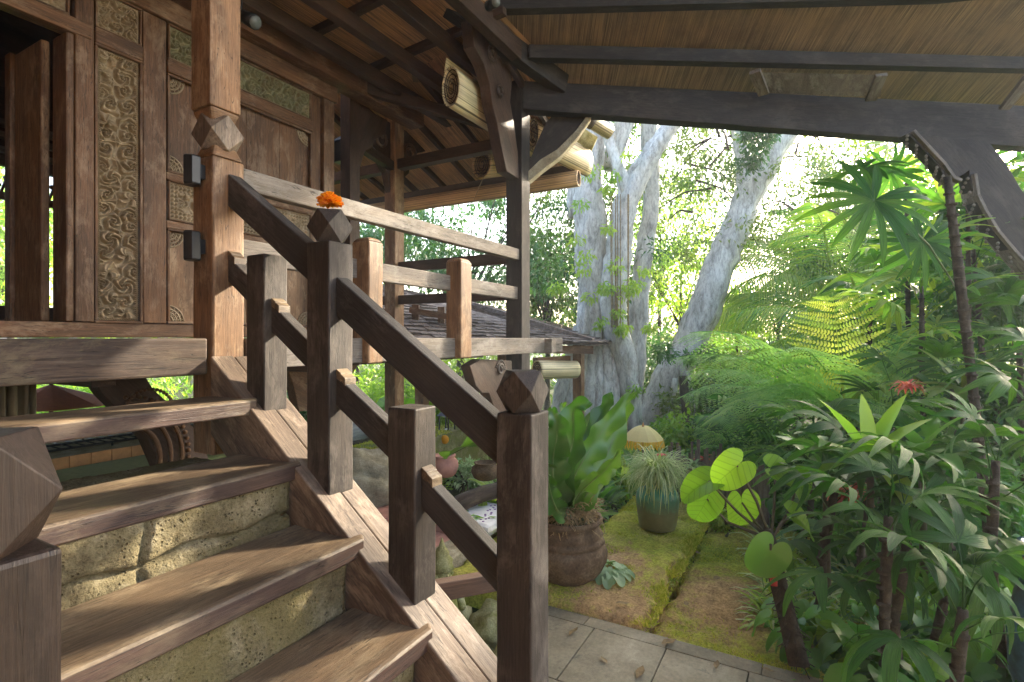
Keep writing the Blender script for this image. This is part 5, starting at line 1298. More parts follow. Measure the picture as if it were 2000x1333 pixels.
for (px, py, d, lab, mt, sd_) in ((1612, 930, 3.1, 'darker strap leaved plant left of the bright one', 'broad', 3), (1800, 890, 2.9, 'darker strap leaved plant right of the bright one', 'broad', 4), (1880, 760, 4.0, 'tall strap leaved plant among the fan palm stems', 'leaf_tree', 5)):
    rn_ = random.Random(sd_); strap_plant(at(px, py, d), [(i * 2.4 + sd_, rn_.uniform(.2, 1.35), rn_.uniform(.3, .44), rn_.uniform(.4, 1.3), rn_.uniform(.028, .042)) for i in range(13)], mt, lab, 'strap_leaf_plant', 'plant', stem=at(px + 5, py + 230, d + .05), seed=sd_)
# --- big heart leaved plant on the left of the thicket
def heart(m, base, tip_dir, nrm, L, rnd):
    """heart shaped blade: base is where the stalk joins"""
    x = Vector(tip_dir).normalized(); z = Vector(nrm); z = (z - x * z.dot(x)).normalized(); y = z.cross(x); V = []; n = 22; ring = []
    for k in range(n + 1):
        a = -math.pi + 2 * math.pi * k / n      # 0 = tip
        r = .58 + .52 * max(0, math.cos(a)) ** 2.6 + .10 * abs(math.sin(a)); r = r if abs(a) < 2.75 else r * (.42 + .58 * (math.pi - abs(a)) / (math.pi - 2.75)); ring.append((a, r))
    V = [Vector((0, 0, 0))]; F_ = []
    for lv in (.5, 1.0):
        for (a, r) in ring:
            q = r * lv; xx = math.cos(a) * q - .0; yy = math.sin(a) * q; V.append(Vector((xx, yy, .3 * abs(yy) - .34 * max(0, xx) ** 2 - .12 * q * q + .012 * math.sin(a * 14) * lv)))
    k = n + 1
    F_ = [(0, 1 + i, 2 + i) for i in range(n)] + [(1 + i, 1 + k + i, 2 + k + i, 2 + i) for i in range(n)]
    P = [Vector(base) + (x * v.x + y * v.y + z * v.z) * L for v in V]
    m.add(P, F_, [tuple(v) for v in V], True, rnd)
hp = thing('heart_leaf_plant', 'big heart leaved plant with a rough dark trunk beside the mossy path', 'plant', at(1560, 1290, 2.55))
m = MB(); m.tube([at(1562, 1300, 2.55), at(1545, 1230, 2.6), at(1520, 1130, 2.62), at(1508, 1070, 2.65), at(1500, 1035, 2.65)], [.042, .038, .034, .028, .018], 12, rough=.25, seed=2)
rn = random.Random(3)
for i in range(90):
    u = rn.random(); p = at(1560 - 55 * u, 1290 - 230 * u, 2.55 + .09 * u); a = rn.uniform(0, 6.28); d = Vector((math.cos(a), math.sin(a), rn.uniform(-.6, .1))); m.tube([p + d * .02, p + d * rn.uniform(.045, .09) + UP * rn.uniform(-.04, .01)], .0028, 3, False)
m.obj('trunk', M['bark'], hp)
m = MB(); m.tube([at(1512, 1145, 2.56), at(1508, 1080, 2.6)], [.016, .024], 7); m.obj('red_sheath', M['redleaf'], hp)
crown = at(1505, 1055, 2.65)
for (bx, by, d, td, nr, L, cx, cy, mt) in ((1440, 910, 2.75, -R * .75 - UP * .62, -F * .75 + UP * .5, .15, 1478, 980, 'heart'), (1384, 940, 2.85, -R * .9 - UP * .30, UP * .9 - F * .35, .165, 1440, 1000, 'heart'), (1381, 975, 2.9, -R * .35 - UP * .8, -F * .8 + UP * .4, .145, 1420, 1020, 'heart'),
        (1449, 982, 2.9, R * .1 - UP * .9, -F * .8 + UP * .45, .155, 1475, 1020, 'heart'), (1515, 918, 2.9, R * .9 - UP * .3, -F * .6 + UP * .7, .15, 1512, 990, 'heart'), (1560, 940, 3.0, R * .5 - UP * .7, -F * .6 + UP * .6, .15, 1540, 1000, 'heart'),
        (1505, 1075, 2.55, -R * .45 - UP * .75, -F * .7 + UP * .5, .15, 1505, 1065, 'broad'), (1555, 1010, 2.75, R * .7 - UP * .4, UP * .8 - F * .4, .15, 1530, 1020, 'heart')):
    m = MB(); b_ = at(bx, by, d); heart(m, b_, td, nr, L * .92, RB.random()); o = m.obj('leaf', M[mt], hp)
    s = o.modifiers.new('s', 'SUBSURF'); s.levels = s.render_levels = 1
    q = MB(); q.tube([crown, at(cx, cy, d), b_], [.009, .0075, .005], 6)
    rb = MB()
    q.obj('petiole', M['stem'], hp)
# --- giant wavy leaved fern in the brown pot
gp_ = thing('birds_nest_fern', 'fern with big wavy green leaves growing from the brown clay pot', 'fern', potc + UP * .36)
def wavy(pts, w, mat='nest', par=gp_, nm='leaf', nrm=(0, 0, 1), rib=True):
    w *= .82
    m = MB(); n = 22; P = []
    pts = [Vector(p) for p in pts]
    for i in range(n):
        t = i / (n - 1) * (len(pts) - 1); k = min(len(pts) - 2, int(t)); u = t - k
        p0 = pts[max(0, k - 1)]; p1 = pts[k]; p2 = pts[k + 1]; p3 = pts[min(len(pts) - 1, k + 2)]
        P.append(.5 * ((2 * p1) + (p2 - p0) * u + (2 * p0 - 5 * p1 + 4 * p2 - p3) * u * u + (3 * p1 - p0 - 3 * p2 + p3) * u ** 3))
    wid = [w * (.12 + .88 * math.sin(math.pi * (i / (n - 1)) ** .75) ** .7) * (1 + .16 * math.sin(i * 2.3)) if i < n - 1 else w * .06 for i in range(n)]
    nrm = Vector(nrm); V = []; 
    for i, p in enumerate(P):
        tg_ = (P[min(n - 1, i + 1)] - P[max(0, i - 1)]).normalized(); sd_ = tg_.cross(nrm).normalized(); nn = sd_.cross(tg_)
        for j in range(-3, 4):
            u = j / 3; V.append(p + sd_ * (u * wid[i]) * (1 + .30 * abs(u) * math.sin(i * 1.45 + (2 if j > 0 else 0))) + nn * (abs(u) ** 1.5 * w * .3 + abs(u) ** 2 * w * .5 * math.sin(i * 1.45 + (2.8 if j > 0 else .6))) + tg_ * (abs(u) * w * .25))
    m.add(V, [(i * 7 + j, i * 7 + j + 1, (i + 1) * 7 + j + 1, (i + 1) * 7 + j) for i in range(n - 1) for j in range(6)], None, True, RB.random())
    o = m.obj(nm, M[mat], par); s = o.modifiers.new('s', 'SUBSURF'); s.levels = s.render_levels = 1
    q = MB(); q.tube([a - nrm * .003 for a in P], [.010 * (1 - .8 * i / n) for i in range(n)], 5); q.obj('midrib', M['petiole'], o)
b0 = potc + UP * .42
V_ = -F * .8 + UP * .25
wavy([b0, at(1120, 935, 3.2), at(1165, 860, 3.25), at(1230, 770, 3.35)], .105, nrm=V_ + R * .3)
wavy([b0, at(1100, 930, 3.1), at(1120, 860, 3.1), at(1122, 800, 3.1), at(1150, 790, 3.1)], .09, nrm=V_ - R * .2)
wavy([b0, at(1085, 960, 3.05), at(1080, 900, 3.0), at(1088, 845, 2.95), at(1078, 800, 2.95)], .10, nrm=V_)
wavy([b0, at(1150, 960, 3.35), at(1185, 890, 3.5), at(1215, 810, 3.6), at(1222, 775, 3.6)], .09, nrm=V_ + R * .1)
wavy([b0, at(1060, 900, 3.0), at(1010, 880, 3.0), at(940, 862, 3.1), at(868, 895, 3.25)], .085, nrm=UP * .8 - F * .5)
wavy([b0, at(1090, 1000, 3.0), at(1075, 960, 2.9), at(1070, 925, 2.85)], .06, nrm=V_)
wavy([b0, at(1060, 900, 3.3), at(1040, 820, 3.4), at(1050, 760, 3.5)], .09, nrm=V_)
wavy([b0, at(1135, 960, 3.2), at(1180, 920, 3.1), at(1212, 880, 3.05)], .07, nrm=V_ + R * .4)
wavy([b0, at(1075, 930, 3.3), at(1100, 850, 3.45), at(1098, 790, 3.5)], .08, nrm=V_ + R * .3)
wavy([b0, at(1140, 930, 3.45), at(1150, 860, 3.6), at(1180, 800, 3.7), at(1195, 770, 3.7)], .08, nrm=V_ - R * .3)
# squat rosette at the foot of the pot
t = thing('succulent', 'low clump of pale scalloped leaves at the foot of the brown clay pot', 'plant', onZ(1185, 1125, GZ + .05))
c = onZ(1188, 1122, GZ + .05); rn = random.Random(5)
for i in range(26):
    a = i * 2.4; r = .02 + .022 * math.sqrt(i) ; m = MB(); heart(m, c + Vector((math.cos(a) * r, math.sin(a) * r, .09 - r * .5)), Vector((math.cos(a), math.sin(a), -.25)), Vector((math.cos(a) * .3, math.sin(a) * .3, 1)), .055, rn.random())
    m.obj('leaf', M['silver'] if False else M['broadpale'], t)
# --- spidery grass spilling over the green jar
t = thing('spider_grass', 'shaggy pale grass tuft spilling out of the green jar', 'plant', jarc + UP * .33)
m = MB(); rn = random.Random(6); c = jarc + UP * .36
for i in range(900):
    a = rn.uniform(0, 6.28); up_ = rn.uniform(.1, 1.5); L = rn.uniform(.15, .38); p = c + Vector((math.cos(a), math.sin(a), 0)) * rn.uniform(0, .09) + UP * rn.uniform(0, .12); pts = [p]; an = up_
    for k in range(4): pts.append(pts[-1] + Vector((math.cos(a) * math.cos(an), math.sin(a) * math.cos(an), math.sin(an))) * L / 4); an -= rn.uniform(.35, .85); a += rn.uniform(-.3, .3)
    m.blade(pts, [.0035, .0045, .004, .003, .0008], UP, .2, rn.random())
m.obj('blades', M['grass'], t)
m = MB()
for i in range(12): 
    a = i * 2.4; p = c + UP * .22 + R * .03; m.blade([p, p + Vector((math.cos(a) * .03, math.sin(a) * .03, .02)), p + Vector((math.cos(a) * .05, math.sin(a) * .05, .01))], [.006, .01, .002], UP, .2)
m.obj('pink_rosette', M['redleaf'], t)

# ---------------------------------------------------------------- woody trees
def rvec(r_, n, s=1.0): return r_.normal(0, s, (n, 3))
def clumps(name, centers, per, rad_, ls, mat, parent, seed, droop=.5, tv=LEAF4_V, tf=LEAF4_F, zsc=.75, oname='crown'):
    r_ = np.random.RandomState(seed); C_ = np.array(centers); n = len(C_); rr = rad_ * r_.uniform(.6, 1.3, n)
    cc = np.repeat(C_, per, 0); q = rvec(r_, n * per); q /= np.linalg.norm(q, axis=1, keepdims=True) + 1e-9; q *= (r_.rand(n * per, 1) ** .45); q[:, 2] *= zsc
    P = cc + q * np.repeat(rr, per)[:, None]
    d = q * .8 + rvec(r_, n * per, .55); d[:, 2] -= droop; nr = rvec(r_, n * per, .5); nr[:, 2] += 1
    rnd = np.clip(np.repeat(r_.rand(n), per) * .7 + r_.rand(n * per) * .4, 0, 1)
    return scatter(name, tv, tf, P, d, nr, ls * r_.uniform(.7, 1.25, n * per), rnd, M[mat], parent=parent, oname=oname)
def pxtube(m, pts, n=12, rough=.12, seed=0):
    """pts: (px, py, depth, radius in px of the photograph)"""
    P = []; Rr = []
    for i in range(len(pts) - 1):
        for k in range(5):
            u = k / 5; a, b = pts[i], pts[i + 1]; P.append(at(a[0] + (b[0] - a[0]) * u, a[1] + (b[1] - a[1]) * u, a[2] + (b[2] - a[2]) * u)); Rr.append((a[3] + (b[3] - a[3]) * u) * (a[2] + (b[2] - a[2]) * u) / FPX)
    a = pts[-1]; P.append(at(*a[:3])); Rr.append(a[3] * a[2] / FPX)
    rn = random.Random(seed); P2 = [P[0]] + [(P[i - 1] + P[i] * 2 + P[i + 1]) / 4 + Vector((rn.uniform(-1, 1), rn.uniform(-1, 1), 0)) * Rr[i] * .10 for i in range(1, len(P) - 1)] + [P[-1]]
    m.tube(P2, Rr, n, rough=rough, seed=seed)
g0 = 925
bt_ = thing('banyan_tree', 'huge pale grey banyan with fluted trunks and hanging roots', 'tree', at(1180, g0, 8.5))
m = MB()
for i, q in enumerate([
    [(1135, g0, 8.6, 30), (1150, 800, 8.6, 26), (1160, 650, 8.6, 28), (1158, 500, 8.6, 31), (1150, 400, 8.6, 29), (1150, 330, 8.6, 24), (1168, 250, 8.6, 22), (1165, 150, 8.6, 20), (1150, -100, 8.6, 16)],
    [(1140, 420, 8.8, 26), (1120, 300, 8.9, 18), (1090, 180, 9, 14), (1050, 0, 9, 11)],
    [(1245, g0, 8.2, 18), (1235, 800, 8.2, 17), (1222, 700, 8.2, 20), (1198, 620, 8.25, 22), (1205, 540, 8.3, 26), (1212, 470, 8.3, 23), (1222, 400, 8.3, 22), (1240, 355, 8.3, 21), (1280, 290, 8.3, 17), (1325, 225, 8.3, 14), (1390, 120, 8.3, 12), (1450, 20, 8.3, 9)],
    [(1228, 380, 8.3, 16), (1205, 320, 8.3, 11), (1188, 270, 8.3, 10), (1170, 170, 8.3, 9), (1160, 60, 8.3, 7)],
    [(1215, g0, 9.2, 30), (1235, 760, 9.2, 20), (1245, 620, 9.2, 20), (1255, 500, 9.2, 18), (1272, 400, 9.2, 16), (1268, 300, 9.2, 17), (1262, 150, 9.2, 15), (1270, 0, 9.2, 12)],
    [(1190, 330, 9, 18), (1215, 250, 9, 17), (1240, 190, 9, 14), (1270, 100, 9, 11)]]): pxtube(m, q, 16, .16, i)
m.obj('trunk', M['barkgrey'], bt_)
rn = random.Random(8)
for i, (x0, x1, yt, w) in enumerate([(1078, 1128, 640, 16), (1098, 1138, 600, 17), (1118, 1146, 560, 17), (1142, 1160, 620, 15), (1168, 1166, 600, 14), (1190, 1184, 640, 13), (1205, 1194, 700, 11), (1066, 1120, 720, 10), (1180, 1176, 760, 9)]):
    m = MB(); pxtube(m, [(x0, g0 + 5, 8.1 + .1 * (i % 3), w * 1.2), (x0 + (x1 - x0) * .35, 800, 8.15, w), (x0 + (x1 - x0) * .75, 700, 8.3, w * .8), (x1, yt, 8.5, w * .5)], 10, .15, 20 + i); m.obj('buttress_root', M['barkgrey'], bt_)
m = MB()
for i in range(46):
    x = rn.uniform(1165, 1225); y0 = rn.uniform(800, 850); pxtube(m, [(x + rn.uniform(-8, 8), g0 + 5, 7.9, 2.2), (x, (y0 + g0) / 2, 7.9, 1.6), (x + rn.uniform(-4, 4), y0, 8.0, 1.3)], 4, 0, i)
m.obj('aerial_roots', M['root'], bt_)
m = MB()
for i in range(10):
    x = rn.uniform(1190, 1235); pxtube(m, [(x + rn.uniform(-3, 3), 640, 8.0, .9), (x, 500, 8.0, .9), (x, 380, 8.1, .9)], 4, 0, i)
m.obj('hanging_vine', M['root'], bt_)
r_ = np.random.RandomState(31)
def region(n, x0, x1, y0, y1, d0, d1, holes=(), seed=0):
    q = np.random.RandomState(seed); out = []
    while len(out) < n:
        x = q.uniform(x0, x1); y = q.uniform(y0, y1)
        if any(((x - hx) / hr) ** 2 + ((y - hy) / hs) ** 2 < 1 for hx, hy, hr, hs in holes): continue
        out.append(list(at(x, y, q.uniform(d0, d1))))
    return out
HO = ((1490, 560, 90, 80), (1405, 285, 26, 30), (1250, 640, 40, 60), (1560, 470, 40, 40), (1395, 420, 40, 40), (1310, 560, 40, 30), (1545, 330, 25, 30))
clumps('c', region(90, 1040, 1480, 150, 470, 8.8, 12, HO, 1), 85, .36, .10, 'leaf_tree', bt_, 1)
clumps('c', region(95, 1030, 1480, 180, 560, 11, 15, HO[:2], 22), 85, .5, .12, 'leaf_tree', bt_, 22)
clumps('c', region(26, 1030, 1330, 380, 640, 8.6, 10, HO, 2), 80, .30, .095, 'leaf_dark', bt_, 2)
# creepers climbing the trunk
cr = [list(at(x + rn.uniform(-14, 14), y, 8.0)) for x, y in ((1135, 400), (1150, 440), (1130, 500), (1160, 540), (1145, 580), (1180, 610), (1165, 630), (1140, 650), (1210, 570), (1195, 600), (1225, 560), (1120, 560), (1115, 610), (1250, 470), (1252, 530), (1262, 580), (1258, 640), (1262, 700), (1250, 760), (1240, 330), (1180, 370), (1205, 410), (1230, 300), (1170, 480), (1190, 520), (1235, 430), (1218, 610))]
cr += [list(at(x + rn.uniform(-16, 16), y + rn.uniform(-10, 10), 7.95)) for x, y in ((1120, 460), (1130, 530), (1150, 610), (1170, 560), (1120, 640), (1200, 640), (1185, 450), (1245, 560), (1255, 430), (1100, 560), (1105, 500), (1225, 640), (1160, 330), (1210, 350), (1265, 380))]
clumps('c', cr[::2] + cr[27::3], 60, .15, .085, 'leaf_lime', bt_, 3, .9, oname='creeper')
lt = thing('leaning_tree', 'tall smooth pale tree leaning to the right behind the ferns', 'tree', at(1270, 900, 9))
m = MB()
pxtube(m, [(1250, 905, 9.0, 27), (1268, 800, 9.0, 24), (1305, 730, 9.0, 26), (1345, 680, 9.0, 29), (1375, 600, 9.0, 31), (1398, 540, 9.0, 29), (1425, 470, 9.0, 27), (1462, 380, 9.0, 25), (1505, 310, 9.0, 21), (1545, 245, 9.0, 18), (1600, 150, 9, 18), (1660, 20, 9, 14)], 18, .08, 3)
pxtube(m, [(1458, 380, 9.0, 22), (1452, 330, 9.1, 14), (1440, 260, 9.2, 11), (1400, 140, 9.3, 9)], 12, .1, 4)
m.obj('trunk', M['barkgrey'], lt)
m = MB()
for (x, x2, y) in ((1310, 1318, 740), (1330, 1332, 720), (1350, 1340, 725), (1300, 1300, 780)): pxtube(m, [(x, 905, 8.6, 8), (x + 4, 820, 8.7, 7), (x2, y, 8.8, 6)], 9, .15, int(x))
m.obj('prop_root', M['barkgrey'], lt)
m = MB()
r2 = random.Random(4)
for i in range(26):
    x = r2.uniform(1340, 1620); y = r2.uniform(240, 520); x2 = x + r2.uniform(-120, 120); y2 = y + r2.uniform(-60, 90); pxtube(m, [(x, y, 9.4, 2.6), ((x + x2) / 2, (y + y2) / 2 - 15, 9.5, 1.8), (x2, y2, 9.6, .8)], 4, 0, i)
m.obj('twigs', M['bark'], lt)
clumps('c', region(120, 1320, 1760, 180, 520, 8.6, 12.5, HO, 5), 70, .36, .095, 'leaf_tree', lt, 5)
clumps('c', region(120, 1330, 1800, 160, 470, 12, 17, HO[:2], 15), 60, .5, .11, 'leaf_tree', lt, 15)
clumps('c', region(30, 1420, 1720, 420, 640, 9, 11, HO, 6), 55, .30, .09, 'leaf_lime', lt, 6)
clumps('c', [list(at(x, y, 8.4)) for x, y in ((1460, 262), (1478, 280), (1500, 262), (1475, 305), (1490, 240), (1455, 235), (1462, 318), (1350, 700), (1380, 690), (1300, 690))], 150, .2, .10, 'leaf_dark', lt, 7, oname='creeper')
brt = thing('bare_trunk', 'short reddish brown trunk standing behind the parasol', 'tree', at(1345, 900, 8.0)); m = MB(); pxtube(m, [(1342, 905, 8, 11), (1344, 840, 8, 10), (1338, 780, 8, 9), (1334, 735, 8, 8)], 10, .15, 9); m.obj('trunk', M['bark'], brt)
def tree(name, label, px, d, ytop, ybot, rw, mat, seed, ncl=60, per=90, ls=.12, trunk=(5, None), group=None, cr=.5, holes=()):
    c = at(px, ybot, d); t = thing(name, label, 'tree', Vector((c.x, c.y, GZ - .3)), group)
    m = MB(); rn = random.Random(seed); base = (px + rn.uniform(-8, 8), HY + (1.9 / d) * FPX, d, trunk[0]); yc = (ytop + ybot) / 2
    pxtube(m, [base, (px, ybot, d, trunk[0] * .8), (px, yc, d, trunk[0] * .5)], 9, .12, seed)
    for i in range(9): x2 = px + rn.uniform(-rw, rw); pxtube(m, [(px, ybot - rn.uniform(-10, 40), d, trunk[0] * .45), ((px + x2) / 2, yc + 20, d + rn.uniform(-.5, .5), trunk[0] * .3), (x2, rn.uniform(ytop, yc), d + rn.uniform(-1, 1), 1)], 5, .1, i)
    m.obj('trunk', M['bark'], t)
    q = np.random.RandomState(seed); out = []
    while len(out) < ncl:
        a, b, e = q.uniform(-1, 1, 3)
        if a * a + b * b + e * e > 1: continue
        x, y = px + a * rw, yc + b * (ybot - ytop) / 2
        if any(((x - hx) / hr) ** 2 + ((y - hy) / hs) ** 2 < 1 for hx, hy, hr, hs in holes): continue
        out.append(list(at(x, y, d + e * rw * d / FPX * .8)))
    clumps('c', out, per, cr, ls, mat, t, seed); return t
tree('garden_tree', 'dense dark green tree filling the view left of the tall post', 900, 11.5, 360, 640, 210, 'leaf_dark', 41, 95, 105, .13, (9, None))
tree('garden_tree', 'airy lime green tree between the banyan and the leaning trunk', 1330, 13.5, 450, 640, 95, 'leaf_lime', 42, 46, 80, .12, (4, None), cr=.45)
tree('garden_tree', 'rounded yellow green tree right of the leaning trunk', 1440, 12.5, 560, 680, 55, 'leaf_lime', 43, 30, 100, .12, (4, None), cr=.4)
tree('garden_tree', 'mid green tree just right of the tall post, behind the shingle roof', 1070, 12.5, 420, 660, 75, 'leaf_tree', 44, 50, 100, .13, (6, None))
tree('garden_tree', 'pale tree seen above the railing left of the second veranda post', 700, 13, 430, 640, 80, 'leaf_tree', 45, 40, 80, .13, (5, None))
tree('garden_tree', 'blue green tree far behind the coconut palms', 1600, 16, 560, 760, 110, 'leaf_dark', 46, 50, 90, .16, (5, None), cr=.6)
tree('garden_tree', 'green tree far behind the right edge thicket', 1850, 11, 300, 700, 210, 'leaf_tree', 47, 85, 90, .14, (6, None), cr=.55)
tree('garden_tree', 'yellow green bamboo like tree seen through the house window', 20, 11.5, 330, 620, 120, 'leaf_lime', 48, 60, 110, .14, (6, None), cr=.5)
tree('garden_tree', 'dark tree behind the banyan trunks', 1200, 14, 520, 740, 120, 'leaf_dark', 49, 50, 90, .14, (5, None), cr=.6)
tree('garden_tree', 'yellow green tree filling the gap right of the leaning trunk', 1520, 13.5, 430, 660, 120, 'leaf_tree', 71, 60, 90, .13, (4, None), cr=.5, holes=HO[:1])
tree('garden_tree', 'feathery lime tree between the banyan forks, far off', 1290, 16, 330, 560, 120, 'leaf_lime', 72, 60, 80, .15, (4, None), cr=.6)
tree('garden_tree', 'mid green tree crown high behind the hanging fan leaf', 1690, 14, 240, 560, 130, 'leaf_tree', 73, 70, 90, .14, (5, None), cr=.6)
tree('garden_tree', 'soft green tree low between the banyan and the coconut palms', 1400, 17, 600, 760, 170, 'leaf_tree', 74, 60, 90, .16, (4, None), cr=.7)
# --- shrubs
def shrub(label, px, py, d, rx, ry, mat, seed, ncl=22, per=90, ls=.10, cr=.28, tv=LEAF4_V, tf=LEAF4_F, name='shrub', cat='shrub', droop=.3):
    c = at(px, py, d); t = thing(name, label, cat, Vector((c.x, c.y, GZ - .2))); rn = random.Random(seed); m = MB(); b0_ = Vector((c.x, c.y, GZ - .3))
    for i in range(7): e = at(px + rn.uniform(-rx, rx) * .7, py + rn.uniform(-ry, ry) * .6, d + rn.uniform(-.3, .3)); m.tube([b0_ + Vector((rn.uniform(-.1, .1), rn.uniform(-.1, .1), 0)), b0_.lerp(e, .5) + Vector((rn.uniform(-.1, .1), 0, .1)), e], [.022, .016, .006], 6)
    m.obj('stems', M['stem'], t)
    q = np.random.RandomState(seed); out = []
    while len(out) < ncl:
        a, b, e = q.uniform(-1, 1, 3)
        if a * a + b * b + e * e <= 1: out.append(list(at(px + a * rx, py + b * ry, d + e * rx * d / FPX * .7)))
    clumps('c', out, per, cr, ls, mat, t, seed, droop, tv, tf, oname='foliage'); return t
shrub('dark small leaved shrub behind the areca fronds', 1450, 860, 7.2, 100, 70, 'leaf_dark', 51, 34, 120, .08)
shrub('mid green shrub under the tree fern fronds', 1400, 800, 8.5, 110, 60, 'leaf_tree', 52, 34, 110, .10)
shrub('lime green shrub left of the tree ferns', 1440, 735, 9.5, 90, 60, 'leaf_lime', 53, 30, 110, .10)
shrub('bright shrub at the foot of the leaning tree', 1330, 860, 7.6, 60, 45, 'leaf_lime', 54, 20, 110, .10)
shrub('green shrub right of the banyan foot', 1290, 800, 9.6, 60, 70, 'leaf_tree', 55, 24, 110, .10)
shrub('leafy shrub below the veranda, nearest the tall post', 880, 790, 8.2, 60, 60, 'leaf_lime', 56, 24, 110, .10)
shrub('feathery yellow green shrub below the veranda between the stair posts', 760, 790, 9.0, 90, 60, 'leaf_lime', 57, 30, 120, .09)
shrub('dark shrub seen past the lower bracket under the deck', 600, 790, 8.5, 60, 70, 'leaf_dark', 58, 26, 110, .10)
shrub('green shrub glimpsed beneath the house beside the carved strut', 170, 790, 8.5, 110, 60, 'leaf_lime', 59, 30, 120, .10)
shrub('dark shrub behind the right side palms, high', 1960, 500, 6.2, 160, 200, 'leaf_dark', 60, 60, 110, .12, .4)
shrub('dark shrub behind the right side palms, low', 1950, 850, 5.4, 190, 150, 'leaf_dark', 61, 60, 130, .10, .34)
shrub('mid green shrub behind the strap leaved plant', 1700, 880, 5.6, 120, 90, 'leaf_tree', 62, 40, 110, .09)
shrub('dark shrub filling the gap above the mossy path', 1590, 930, 5.6, 90, 70, 'leaf_dark', 63, 30, 120, .08)
shrub('pale shrub beyond the coconut palms', 1760, 700, 8.6, 130, 110, 'leaf_lime', 64, 40, 110, .11)
shrub('blue green shrub behind the bamboo fence', 1440, 905, 6.2, 70, 40, 'leaf_dark', 65, 22, 120, .07)
shrub('grey green low shrub between the mossy wall and the deck', 905, 925, 5.7, 34, 22, 'broadpale', 66, 12, 70, .07, .12)
shrub('yellow flowering shrub at the kerb of the mossy path', 1418, 1028, 4.6, 28, 26, 'fern_yellow', 67, 10, 90, .05, .1)
shrub('mid green vine leaved shrub behind the blue jar', 1900, 1000, 3.8, 120, 110, 'broad', 68, 40, 70, .10, .22)
# --- broad leaved plants of the understorey: a few kinds, many copies
def rosmesh(seed, mat, n, L, w, pit0, pit1, dr, nm):
    m = MB(); rn = random.Random(seed)
    for i in range(n):
        az = i * 2.4 + rn.uniform(-.3, .3); pit = rn.uniform(pit0, pit1); l = L * rn.uniform(.7, 1.15); k_ = 7; p = Vector((rn.uniform(-.02, .02), rn.uniform(-.02, .02), 0)); pts = []; st = rn.uniform(.25, .5)
        for k in range(k_):
            u = k / (k_ - 1); ang = pit - dr * u * u * rn.uniform(.9, 1.1); pts.append((pts[-1] if pts else p) + (Vector((math.cos(az) * math.cos(ang), math.sin(az) * math.cos(ang), math.sin(ang))) * l / (k_ - 1) if k else Vector((0, 0, 0))))
        m.blade(pts, [w * q for q in (.08, .1, .5, 1, .95, .6, .04)], UP, .25, rn.random(), .06)
    me, c = m.mesh(nm, M[mat], False); return me
def arrowmesh(seed, mat):
    m = MB(); rn = random.Random(seed)
    for i in range(13):
        az = i * 2.4 + rn.uniform(-.3, .3); e = rn.uniform(.25, 1.2); l = rn.uniform(.12, .3); tip = Vector((math.cos(az) * math.cos(e) * l, math.sin(az) * math.cos(e) * l, math.sin(e) * l)); m.tube([(0, 0, 0), tip * .5 + UP * .02, tip], [.004, .003, .0025], 4)
        heart(m, tip, Vector((math.cos(az), math.sin(az), rn.uniform(-.9, -.1))), Vector((rn.uniform(-.3, .3), rn.uniform(-.3, .3), 1)), rn.uniform(.07, .12), rn.random())
    me, c = m.mesh('arrow_leaf_clump', M[mat], False); return me
KIND = {'lily': [rosmesh(1, 'broad', 16, .5, .05, .5, 1.4, 1.2, 'lily'), rosmesh(2, 'broad', 14, .45, .06, .4, 1.3, 1.1, 'lily')],
        'canna': [rosmesh(3, 'palm_lit', 11, .75, .07, .8, 1.45, 1.0, 'canna')], 'aroid': [arrowmesh(4, 'broad'), arrowmesh(5, 'broad'), arrowmesh(6, 'heart')],
        'grassy': [rosmesh(6, 'grass', 40, .34, .009, .3, 1.4, 1.6, 'grassy'), rosmesh(7, 'leaf_lime', 34, .3, .012, .4, 1.4, 1.4, 'grassy')]}
def many(kind, n, x0, x1, y0, y1, s0, s1, label, name, cat, group, seed, z=GZ - .12, avoid=True):
    rn = random.Random(seed)
    for i in range(n):
        q = onZ(rn.uniform(x0, x1), rn.uniform(y0, y1), z); o = inst(name, rn.choice(KIND[kind]), orient(q, rn.uniform(0, 6.28), 0, 0, rn.uniform(s0, s1)), None); tag(o, label, cat, group)
rn = random.Random(21)
KIND['lance'] = [rosmesh(11, 'palm_lit', 15, .5, .045, .6, 1.45, 1.0, 'lance'), rosmesh(12, 'broad', 15, .46, .05, .5, 1.4, 1.1, 'lance')]
for i in range(34):
    x, y = rn.uniform(3.75, 6.2), rn.uniform(1.62, 2.7); o = inst('lance_leaf_plant', rn.choice(KIND['lance']), orient((x, y, GZ - .14), rn.uniform(0, 6.28), 0, 0, rn.uniform(.75, 1.15)), None)
    tag(o, 'glossy green lance leaved plant in the bed left of the green jar', 'plant', 'lance leaved plants left of the green jar')
many('canna', 8, 1095, 1230, 890, 930, .8, 1.1, 'taller upright leaved plant in front of the banyan roots', 'canna_plant', 'plant', 'upright plants by the banyan roots', 2)
many('aroid', 20, 1290, 1400, 880, 930, .8, 1.3, 'leafy green plant behind the parasol', 'aroid_plant', 'plant', 'leafy plants behind the parasol', 3)
many('aroid', 34, 1560, 2050, 1200, 1420, .7, 1.15, 'dark green arrow leaved plant covering the bed at lower right', 'arrowhead_plant', 'plant', 'arrow leaved plants at lower right', 4)
many('grassy', 30, 1500, 1680, 1090, 1240, .7, 1.1, 'wispy grass tuft along the mossy path', 'grass_tuft', 'grass', 'grass tufts along the mossy path', 5)
many('lily', 26, 1600, 2050, 1040, 1200, .8, 1.2, 'broad leaved plant among the lady palm stems', 'broad_leaf_plant', 'plant', 'broad leaved plants among the lady palms', 6)
many('grassy', 9, 740, 960, 905, 960, .6, .9, 'pale grass tuft beyond the stair rails', 'grass_tuft', 'grass', 'grass tufts beyond the stair rails', 7)
